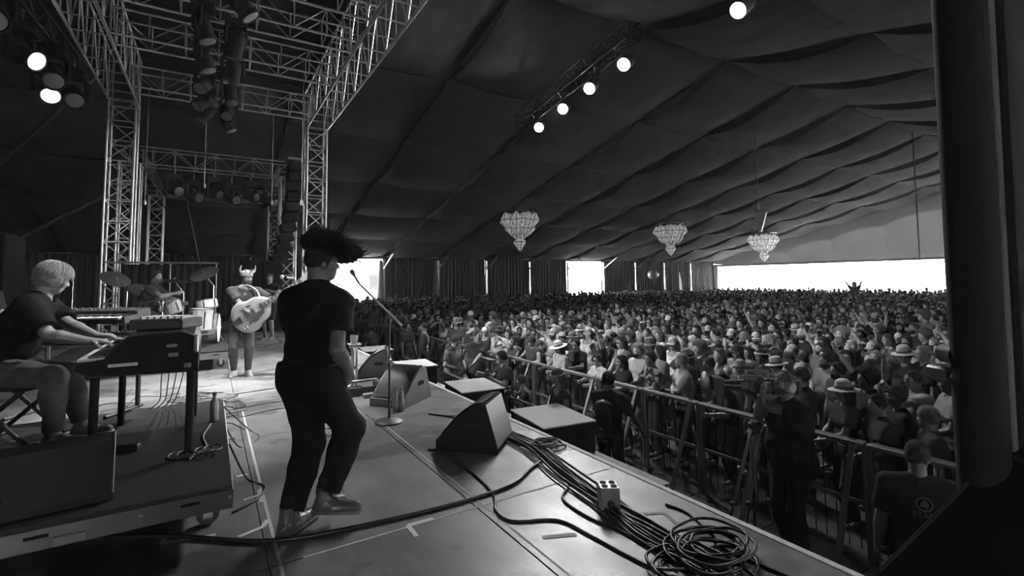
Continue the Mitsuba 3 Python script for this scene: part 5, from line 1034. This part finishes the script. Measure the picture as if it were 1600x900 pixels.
PLACE = M; q = lambda x, y, z: b.hip + b.fwd * x + b.lat * y + b.up * z
put('bag', level([cap(q(-.17, .07, .06), q(-.17, -.07, .06), .10, k=.05), cap(q(-.18, .07, .36), q(-.18, -.07, .36), .09, k=.05), cap(q(-.19, 0, .1), q(-.19, 0, .36), .11, k=.06), cap(q(-.27, .03, .10), q(-.27, -.03, .10), .06, k=.04)], .012, wob=.006, simp=.001), 'satin', .018, True, t2)
for s_ in (1, -1):
    put('strap', sweep(spline([q(-.10, .08 * s_, .46), q(.0, .10 * s_, .505), q(.12, .10 * s_, .40), q(.10, .13 * s_, .20), q(-.06, .16 * s_, .08)], 5), .018, 6), 'satin', .02, True, t2)
put('trim', sweep(spline([q(-.285, -.10, .08), q(-.285, -.11, .30), q(-.26, -.06, .44), q(-.26, .06, .44), q(-.285, .11, .30), q(-.285, .10, .08)], 6), .005, 5), 'satin', .22, True, t2); put('logo_patch', tr(box(.004, .05, .02), mat4(np.stack([b.fwd, b.lat, b.up], 1), q(-.335, 0, .13))), 'matte', .4, False, t2)
PLACE = None
t, b, M = pit('cam', 'large cameraman with headphones in a black t-shirt aiming a shoulder camera in the pit', 5.18, 2.86, .31, 160, skin=.20, fat=1.35, shirt=(.012, dict(sleeve=.62, g=.02)), pants=(.015, {}), hair=('crop', .10), head=(1, -.1, .04), lean=(.04, 0, 1), w=((4.95, 3.20, .20), (4.90, 2.98, .24)), elbows=((-.1, .4, -1), (.0, -.35, -1)), res=.010)
t2 = thing('headphones', 'pale headphones on the head of the large cameraman', 'headphones')
PLACE = M
for s_ in (1, -1): put('ear_cup', tr(lathe([(.001, .03), (.036, .030), (.052, .012), (.052, -.012), (.001, -.012)], 20), mat4(frame(b.hR[:, 1] * s_), b.H(-.004, .090 * s_, 0))), 'satin', .62, 40, t2)
put('head_band', sweep(spline([b.H(-.004, .10, .02), b.H(-.004, .088, .10), b.H(-.004, 0, .158), b.H(-.004, -.088, .10), b.H(-.004, -.10, .02)], 6), .010, 6), 'satin', .03, True, t2); put('boom_microphone', sweep(spline([b.H(.0, .10, -.02), b.H(.06, .09, -.06), b.H(.11, .05, -.06)], 5), .004, 5), 'satin', .03, True, t2)
PLACE = None
t = thing('video_camera', 'black shoulder video camera with a deep lens hood aimed at the stage by the cameraman', 'video camera')
d = unit(A(-.75, .64, .02)); x = unit(np.cross(d, (0, 0, 1))); PLACE = mat4(np.stack([x, d, np.cross(x, d)], 1), (5.0, 3.12, .29))
put('camera_body', cat([box(.12, .36, .14, (0, -.10, .0), .015), box(.10, .12, .10, (0, .12, .0), .015), box(.09, .16, .16, (0, -.33, -.01), .012)]), 'satin', .035, 40, t)
put('lens', tr(lathe([(.001, 0), (.055, 0), (.058, .10), (.048, .12), (.048, .2), (.001, .2)], 22), mat4(rotx(-math.pi / 2), (0, .15, -.01))), 'satin', .02, 40, t); put('lens_hood', cat([box(.19, .09, .008, (0, .40, .07)), box(.19, .09, .008, (0, .40, -.09)), box(.008, .09, .16, (.092, .40, -.01)), box(.008, .09, .16, (-.092, .40, -.01)), box(.17, .02, .15, (0, .35, -.01))]), 'satin', .012, False, t)
put('handle', cat([box(.03, .26, .025, (0, -.02, .145), .008), box(.03, .03, .08, (0, .09, .11), .006), box(.03, .03, .08, (0, -.13, .11), .006)]), 'satin', .16, 40, t); put('viewfinder', cat([box(.06, .15, .05, (-.09, .08, .09), .012), box(.05, .05, .05, (-.09, -.03, .09), .012)]), 'satin', .06, 40, t); put('battery', box(.09, .05, .15, (0, -.43, -.01), .01), 'satin', .02, 40, t)
put('monitor_screen', tr(box(.12, .014, .085, (0, 0, 0), .004), mat4(rotz(.5), (.10, .05, .14))), 'satin', .03, 40, t)
PLACE = None
t = thing('tripod', 'silver-legged tripod standing in the pit in front of the cameraman', 'tripod')
for i, (a, b_) in enumerate((((4.86, 3.10, -.15), (4.62, 3.34, GZ + .01)), ((4.95, 3.06, -.15), (4.80, 3.22, GZ + .01)), ((4.95, 3.14, -.15), (5.15, 3.30, GZ + .01)))):
    a, b_ = A(*a), A(*b_); s_ = unit(np.cross(b_ - a, A(0, 0, 1))) * .022
    for q in (1, -1): put('leg', rod(a + s_ * q, a + (b_ - a) * .62 + s_ * q, .012), 'chrome', .75, True, t)
    put('lower_leg', rod(a + (b_ - a) * .55, b_, .013), 'satin', .02, True, t); put('collar', box(.075, .05, .05, a + (b_ - a) * .60, .01), 'satin', .02, 40, t)
put('tripod_head', lathe([(.001, -.22), (.06, -.2), (.07, -.1), (.05, -.08), (.001, -.08)], 16).apply_translation((4.93, 3.10, 0)), 'satin', .02, 40, t)
t, b, M = pit('staff', 'crew man with a shaved head seen from behind, emblem and lettering on his black t-shirt', 4.50, 1.56, .09, 28, skin=.15, shirt=(.02, dict(sleeve=.75)), pants=(.02, {}), hair=('crop', .03), fat=1.1, head=(1, -.35, .02), res=.010)
PLACE = M; k = b.hip - b.fwd * .158 + b.up * .34; R = np.stack([-b.lat, b.up, -b.fwd], 1)
put('shirt_emblem', tr(trimesh.creation.annulus(.042, .055, .003, sections=28), mat4(R, k + b.up * .06 + b.fwd * .004)), 'matte', .17, False, t); put('shirt_emblem', tr(extrude([(-.03, -.02), (-.01, .025), (.012, .03), (.03, .0), (.02, -.03), (-.005, -.02)], .003), mat4(R, k + b.up * .06 + b.fwd * .004)), 'matte', .15, False, t)
tm = meshkit.text_mesh('STAFF', .035, .003, True); tm.apply_translation((-(tm.bounds[0, 0] + tm.bounds[1, 0]) / 2, -.035, 0)); put('shirt_lettering', tr(tm, mat4(R, k + b.fwd * .001)), 'matte', .17, False, t); PLACE = None
pit('dark1', 'guard in black at the far end of the pit behind the microphone stand', 4.70, 13.2, .18, -60, skin=.12, shirt=(.02, {}), pants=(.02, {}), hair=('afro', .015), head=(1, -.2, 0), res=.014)
pit('dark2', 'guard in a dark jacket with pale stripes at the far end of the pit', 4.95, 12.5, .20, 150, skin=.12, shirt=(lambda v: np.where(np.abs(v[:, 1] - .10) < .018, .4, .03), dict(long=True)), pants=(.02, {}), hair=('crop', .015), res=.014)
pit('dark3', 'stout guard in black stooping at the far stage corner, left of the fill speakers', 4.15, 14.6, .05, 120, skin=.10, fat=1.3, shirt=(.012, {}), pants=(.015, {}), hair=('afro', .012), res=.014, lean=(.2, 0, 1))
def nth(n): return f"{n}{'th' if 10 < n < 20 else {1: 'st', 2: 'nd', 3: 'rd'}.get(n % 10, 'th')}"
# ---- the audience ------------------------------------------------------------------------------------------------------------------------------
cr = np.random.default_rng(77)
POSES = dict(
    down=dict(), clasp=dict(hands=((.30, .05, 1.02), (.30, -.06, 1.00)), elbows=((-.3, .9, -.6), (-.3, -.9, -.6))), rail=dict(hands=((.42, .22, 1.16), (.42, -.20, 1.16)), elbows=((-.4, .8, -.5), (-.4, -.8, -.5)), lean=(.14, 0, 1)),
    phone=dict(hands=((.36, .05, 1.52), (.36, -.09, 1.50)), elbows=((.1, .8, -.8), (.1, -.8, -.8))), wave=dict(hands=((.12, .28, .85), (.22, -.36, 1.95)), elbows=((-.6, .7, -.5), (.1, -1, .1))),
    both=dict(hands=((.22, .40, 1.88), (.22, -.40, 1.88)), elbows=((.1, 1, .1), (.1, -1, .1))), folded=dict(hands=((.22, -.14, 1.12), (.24, .14, 1.16)), elbows=((-.1, 1, -.5), (-.1, -1, -.5))))
def archetype(res, spec, low=False, simp=.002):
    """builds one figure in local axes and returns its part dicts"""
    used.pop('person_model', None)
    for q in [x for x in used if x.startswith('person_model')]: used.pop(q)
    t = 'person_model'; g = spec.get
    pose = dict(POSES[g('pose', 'down')]); b = Body(head=(1, g('turn', 0.), g('nod', -.05)), fem=g('fem', False), fat=g('fat', 1.), twist=g('turn', 0.) * .25, **pose)
    far = res > .02
    figure(t, b, np.eye(4), res=res, skin=g('skin', .2), shirt=(g('shirt', .05), dict(sleeve=g('sleeve', .62), low=g('low', 0.), hem=-.1, g=.018 if res < .03 else .024)), pants=None if res > .03 else (g('pants', .04), {}), shoes=None, hair=(g('hair'), g('hc', .03)) if g('hair') else None,
           hat=g('hat'), beard=g('beard') if res < .02 else None, face=res < .03, hands=((g('hd'), None, .6), (g('hd'), None, .6)), fine=False, wb=.008 if res < .02 else 0., simp=simp, far=True)
    if g('sung') and res < .03: sunglasses(b, t)
    if g('pose') == 'phone' and res < .03: put('phone', tr(box(.012, .085, .16, (0, 0, 0), .004), mat4(None, (.455, -.02, 1.56))), 'satin', .35, False, t)
    if g('band') and res < .03: put('headband', sweep([b.H(.115 * math.cos(a) - .006, .095 * math.sin(a), .075 + .01 * math.cos(a)) for a in np.linspace(0, 2 * np.pi, 19)], .016, 6), 'matte', g('band'), True, t)
    return {k[len(t) + 2:]: scene.pop(k) for k in [k for k in scene if k.startswith(t + '__')]}
def rand_spec(r):
    fem = r.random() < .42; s = dict(fem=fem, fat=float(np.clip(r.normal(1.05, .12), .9, 1.35)), turn=float(r.normal(0, .35)), nod=float(r.normal(-.05, .08)))
    s['skin'] = float(r.choice([.10, .15, .20, .26, .32, .38], p=[.12, .16, .24, .22, .16, .10])); s['shirt'] = float(r.choice([.02, .05, .10, .2, .34, .5], p=[.28, .24, .16, .14, .10, .08])); s['pants'] = float(r.choice([.03, .08, .15]))
    s['sleeve'] = 0 if r.random() < (.5 if fem else .22) else .62; s['low'] = .05 if s['sleeve'] == 0 else 0.
    s['hc'] = float(r.choice([.015, .025, .05, .12, .28], p=[.35, .3, .18, .10, .07]))
    s['hair'] = str(r.choice(['long', 'bob', 'bun', 'afro'], p=[.5, .25, .15, .1])) if fem else str(r.choice(['short', 'crop', 'long', 'afro'], p=[.62, .25, .06, .07]))
    if r.random() < .32: s['hat'] = ((str(r.choice(['cap', 'backcap', 'straw', 'bucket'], p=[.5, .2, .18, .12]))), float(r.choice([.03, .12, .35, .6], p=[.35, .25, .22, .18])))
    if s['hair'] == 'afro' and 'hat' in s: s['hair'] = 'short'
    if not fem and r.random() < .3: s['beard'] = .03
    if r.random() < .16: s['sung'] = True
    s['pose'] = str(r.choice(['down', 'clasp', 'folded', 'phone', 'wave', 'both'], p=[.56, .17, .10, .07, .07, .03]))
    return s
TONE = lambda c: 'black' if c < .03 else 'dark' if c < .09 else 'grey' if c < .3 else 'pale'
def describe(s):
    who = 'woman' if s.get('fem') else 'bearded man' if s.get('beard') else 'man'
    hair = '' if 'hat' in s else {'long': 'long-haired ', 'afro': 'curly-haired ', 'bun': 'bun-haired ', 'bob': 'bob-haired '}.get(s.get('hair'), 'fair-haired ' if s.get('hc', 0) > .1 else '')
    top = TONE(s.get('shirt', .05)) + (' sleeveless top' if s.get('sleeve', 1) == 0 else ' t-shirt')
    hat = f" and {TONE(s['hat'][1])} {({'cap': 'cap', 'backcap': 'backward cap', 'straw': 'brimmed hat', 'bucket': 'sun hat', 'wide': 'wide hat'})[s['hat'][0]]}" if 'hat' in s else ' and sunglasses' if s.get('sung') else ''
    return f'{hair}{who} in {top}{hat}'
def add_group(name, parts):
    scene[name] = {'type': 'shapegroup', **{k.replace('__', '_'): v for k, v in parts.items()}}
def face_yaw(x, y): return math.degrees(math.atan2(8.5 - y, 0.5 - x))
def seat(x, y, hz, yaw): 
    s = (hz - GZ) / HC; return T(stand(x, y, yaw, GZ, s))
# people of the front rows that the photograph shows clearly: x, y, head height, look, label
N_ = dict
STARS = [
 (6.10, 7.90, .08, N_(fem=True, skin=.30, shirt=.42, sleeve=0, low=.06, hair='long', hc=.03, hat=('wide', .62), pose='rail', nod=-.25), 'woman in a pale wide sun hat and strappy top at the rail'),
 (6.15, 8.95, .10, N_(skin=.24, shirt=.04, sleeve=0, hair='short', hat=('cap', .05), sung=True, pose='rail', turn=.1), 'man in dark cap, sunglasses and dark vest leaning at the rail'),
 (6.55, 7.90, .10, N_(skin=.27, shirt=.025, hair='short', sung=True, pose='rail', turn=.35), 'man with sunglasses in black t-shirt behind the woman in the wide sun hat'),
 (7.83, 8.98, .12, N_(skin=.22, shirt=.06, hair='short', hat=('cap', .68)), 'man in a white cap looking down, behind the rail left of centre'),
 (6.15, 6.80, -.04, N_(skin=.28, shirt=.50, hair='short', hc=.03, sung=True, pose='rail', turn=.3), 'man in a white open shirt leaning over the rail behind the backpack'),
 (7.29, 7.85, .12, N_(skin=.28, shirt=.05, sleeve=0, hair='short', hat=('cap', .22), pose='down'), 'man in grey cap and dark vest with pale straps'),
 (6.12, 6.13, .02, N_(fem=True, skin=.22, shirt=.02, hair='long', hc=.012, pose='rail'), 'smiling long-haired woman in black at the rail'),
 (6.20, 5.55, .14, N_(skin=.22, shirt='print', hair='short', hc=.02, pose='rail', turn=.3), 'man in a dark patterned shirt laughing at the rail'),
 (6.35, 5.15, .13, N_(skin=.30, shirt=.38, hair='short', hc=.20, beard=.14, pose='folded', turn=-.5), 'fair-haired man in pale t-shirt turned away at the rail'),
 (9.05, 8.35, .12, N_(skin=.30, shirt=.05, sleeve=0, low=.04, hair='crop', hc=.03), 'bare-armed man in a dark vest standing above the row before him'),
 (8.30, 6.66, .12, N_(skin=.31, shirt=.06, sleeve=0, low=.04, hair='crop', hc=.05), 'broad man in a dark vest behind the fair-haired man'),
 (8.10, 5.99, .12, N_(skin=.22, shirt=.10, hair='short', hat=('straw', .30), nod=-.2), 'man in a straw hat with a dark band'),
 (6.75, 4.95, .06, N_(skin=.22, shirt=.36, hair='short', hc=.03, nod=-.15), 'man in a pale t-shirt behind the left arm of the fair-haired man'),
 (6.18, 4.22, .0, N_(skin=.22, shirt=.02, hair='short', hc=.015, pose='rail', nod=-.2), 'dark-haired man in black resting his arms on the rail'),
 (6.80, 4.45, .10, N_(skin=.31, shirt=.06, hair='crop', hc=.25, sung=True, turn=.4), 'grey-haired man with glasses just behind the video camera'),
 (7.78, 4.70, .12, N_(skin=.08, shirt=.02, hair='short', hc=.01, band=.45), 'man with a pale headband and dark clothes'),
 (8.72, 4.70, .12, N_(skin=.33, shirt=.30, hair='short', hat=('backcap', .38), sung=True), 'man in a pale backward cap and sunglasses'),
 (9.50, 4.60, .12, N_(skin=.28, shirt=.08, hair='short', hc=.03, beard=.025), 'bearded man facing the camera right of the backward cap'),
 (6.40, 2.87, .08, N_(fem=True, skin=.20, shirt=.03, hair='bob', hc=.015, hat=('straw', .48), pose='clasp'), 'woman in a pale straw hat with clasped hands at the rail'),
 (6.95, 2.85, .16, N_(fem=True, skin=.15, shirt=.02, hair='afro', hc=.012), 'woman with a big round afro'),
 (8.49, 3.16, .12, N_(skin=.18, shirt=.05, hair='short', hat=('cap', .12)), 'man in a grey cap behind the woman with the afro'),
 (6.20, 2.45, .04, N_(skin=.10, shirt=.03, hair='crop', hc=.012, pose='clasp'), 'dark-skinned man with short hair at the rail'),
 (6.55, 2.40, .09, N_(fem=True, skin=.17, shirt=.02, hair='bun', hc=.015, band=.03), 'woman with a dark headband at the rail'),
 (7.60, 2.60, .12, N_(skin=.27, shirt=.30, hair='crop', hc=.06, pose='phone'), 'man holding up a pale phone with one hand to his face'),
 (6.10, 1.98, .02, N_(skin=.24, shirt=.03, hair='short', hc=.06, hat=('backcap', .10), beard=.05, turn=-.9, fat=1.2), 'bearded man in a grey cap in profile close to the right'),
 (6.70, 3.50, .11, N_(skin=.24, shirt=.04, hair='short', hat=('cap', .03)), 'man in a dark cap behind the cameraman'),
 (7.47, 3.41, .12, N_(skin=.30, shirt=.05, hair='short', hc=.03, beard=.03), 'bearded man between the cameraman and the afro'),
 (6.90, 1.55, .10, N_(skin=.22, shirt=.30, hair='short', hc=.02, pose='wave'), 'person in a grey top raising an arm at the right edge'),
]
taken = []
def star_shirt(v): return np.where(meshkit.fbm(v * 16, 2) > .56, .30, .025)
for i, (x, y, hz, sp, lb) in enumerate(STARS):
    sp = dict(sp); sp.setdefault('fat', 1.05)
    if sp.get('shirt') == 'print': sp['shirt'] = star_shirt
    add_group(f'shape_star_{i}', archetype(.0125, sp, simp=.0014)); k = number('person'); yaw = face_yaw(x, y)
    scene[k] = {'type': 'instance', 'shapegroup': {'type': 'ref', 'id': f'shape_star_{i}'}, 'to_world': seat(x, y, hz, yaw)}; tag(k, lb + (' in the front row' if len(lb.split()) < 6 else ''), 'person', 'audience near the rail'); taken.append((x, y))
    for e in ('eyes', 'lips'): tag(f'{k}__{e}', None, kind='stuff')
taken = np.array(taken)
SP1 = [rand_spec(cr) for _ in range(44)]; SP2 = [rand_spec(cr) for _ in range(26)]; SP3 = [rand_spec(cr) for _ in range(16)]
for i_, s_ in enumerate(SP2 + SP3): s_['pose'] = 'down' if s_['pose'] in ('wave', 'both') and i_ % 3 else s_['pose']
for i, s in enumerate(SP1): add_group(f'shape_near_{i}', archetype(.0150, s, simp=.0022))
for i, s in enumerate(SP2): add_group(f'shape_mid_{i}', archetype(.026, s, simp=.004))
for i, s in enumerate(SP3): s['sleeve'] = .62; add_group(f'shape_far_{i}', archetype(.042, s, simp=.008))
spots = []
x, row = 6.12, 0
while x < 47:
    d0 = x; lat = .52 if x < 14 else .62 if x < 24 else .78
    y = .19 * x + .35 - 1.6 + (row % 2) * lat / 2; n = 0
    while y < 34.6:
        px, py = x + cr.normal(0, .10), y + cr.normal(0, .09); n += 1
        if len(taken) == 0 or np.min(np.hypot(taken[:, 0] - px, taken[:, 1] - py)) > .43: spots.append((px, max(py, .5), row, n))
        y += lat * (1 + .12 * cr.normal())
    x += .60 if x < 14 else .72 if x < 24 else .95; row += 1
spots = [(max(s[0], 6.06), *s[1:]) for s in spots]
spots.sort(key=lambda s: s[0] ** 2 + s[1] ** 2)
seen, nstar = {}, len(STARS)
for j, (x, y, row, n) in enumerate(spots):
    hz = .12 + cr.normal(0, .07); yaw = face_yaw(x, y) + cr.normal(0, 14); d = math.hypot(x, y)
    if j < 300 - nstar:
        i = int(cr.integers(len(SP1))); k = number('person')
        scene[k] = {'type': 'instance', 'shapegroup': {'type': 'ref', 'id': f'shape_near_{i}'}, 'to_world': seat(x, y, hz, yaw)}
        tag(k, f'{describe(SP1[i])}, {nth(n)} from right in {ordn(row + 1)} row', 'person', 'audience near the rail')
        for e in ('eyes', 'lips'): tag(f'{k}__{e}', None, kind='stuff')
    else:
        nm = 'mid' if d < 24 else 'far'; i = int(cr.integers(len(SP2 if nm == 'mid' else SP3)))
        number('crowd') if 'crowd' not in used else 0
        k = f'crowd__{j:04d}'; scene[k] = {'type': 'instance', 'shapegroup': {'type': 'ref', 'id': f'shape_{nm}_{i}'}, 'to_world': seat(x, y, hz + .03, yaw)}
tag('crowd', 'dense festival crowd filling the tent as far as the bright openings', kind='stuff')
# someone riding on another's shoulders above the far crowd
k = number('person'); add_group('shape_rider', archetype(.026, dict(skin=.2, shirt=.05, hair='long', fem=True, pose='both', hc=.02), simp=.003)); scene[k] = {'type': 'instance', 'shapegroup': {'type': 'ref', 'id': 'shape_rider'}, 'to_world': seat(40.2, 17.0, .80, 190)}
tag(k, 'person raised above the far crowd against the bright opening', 'person')
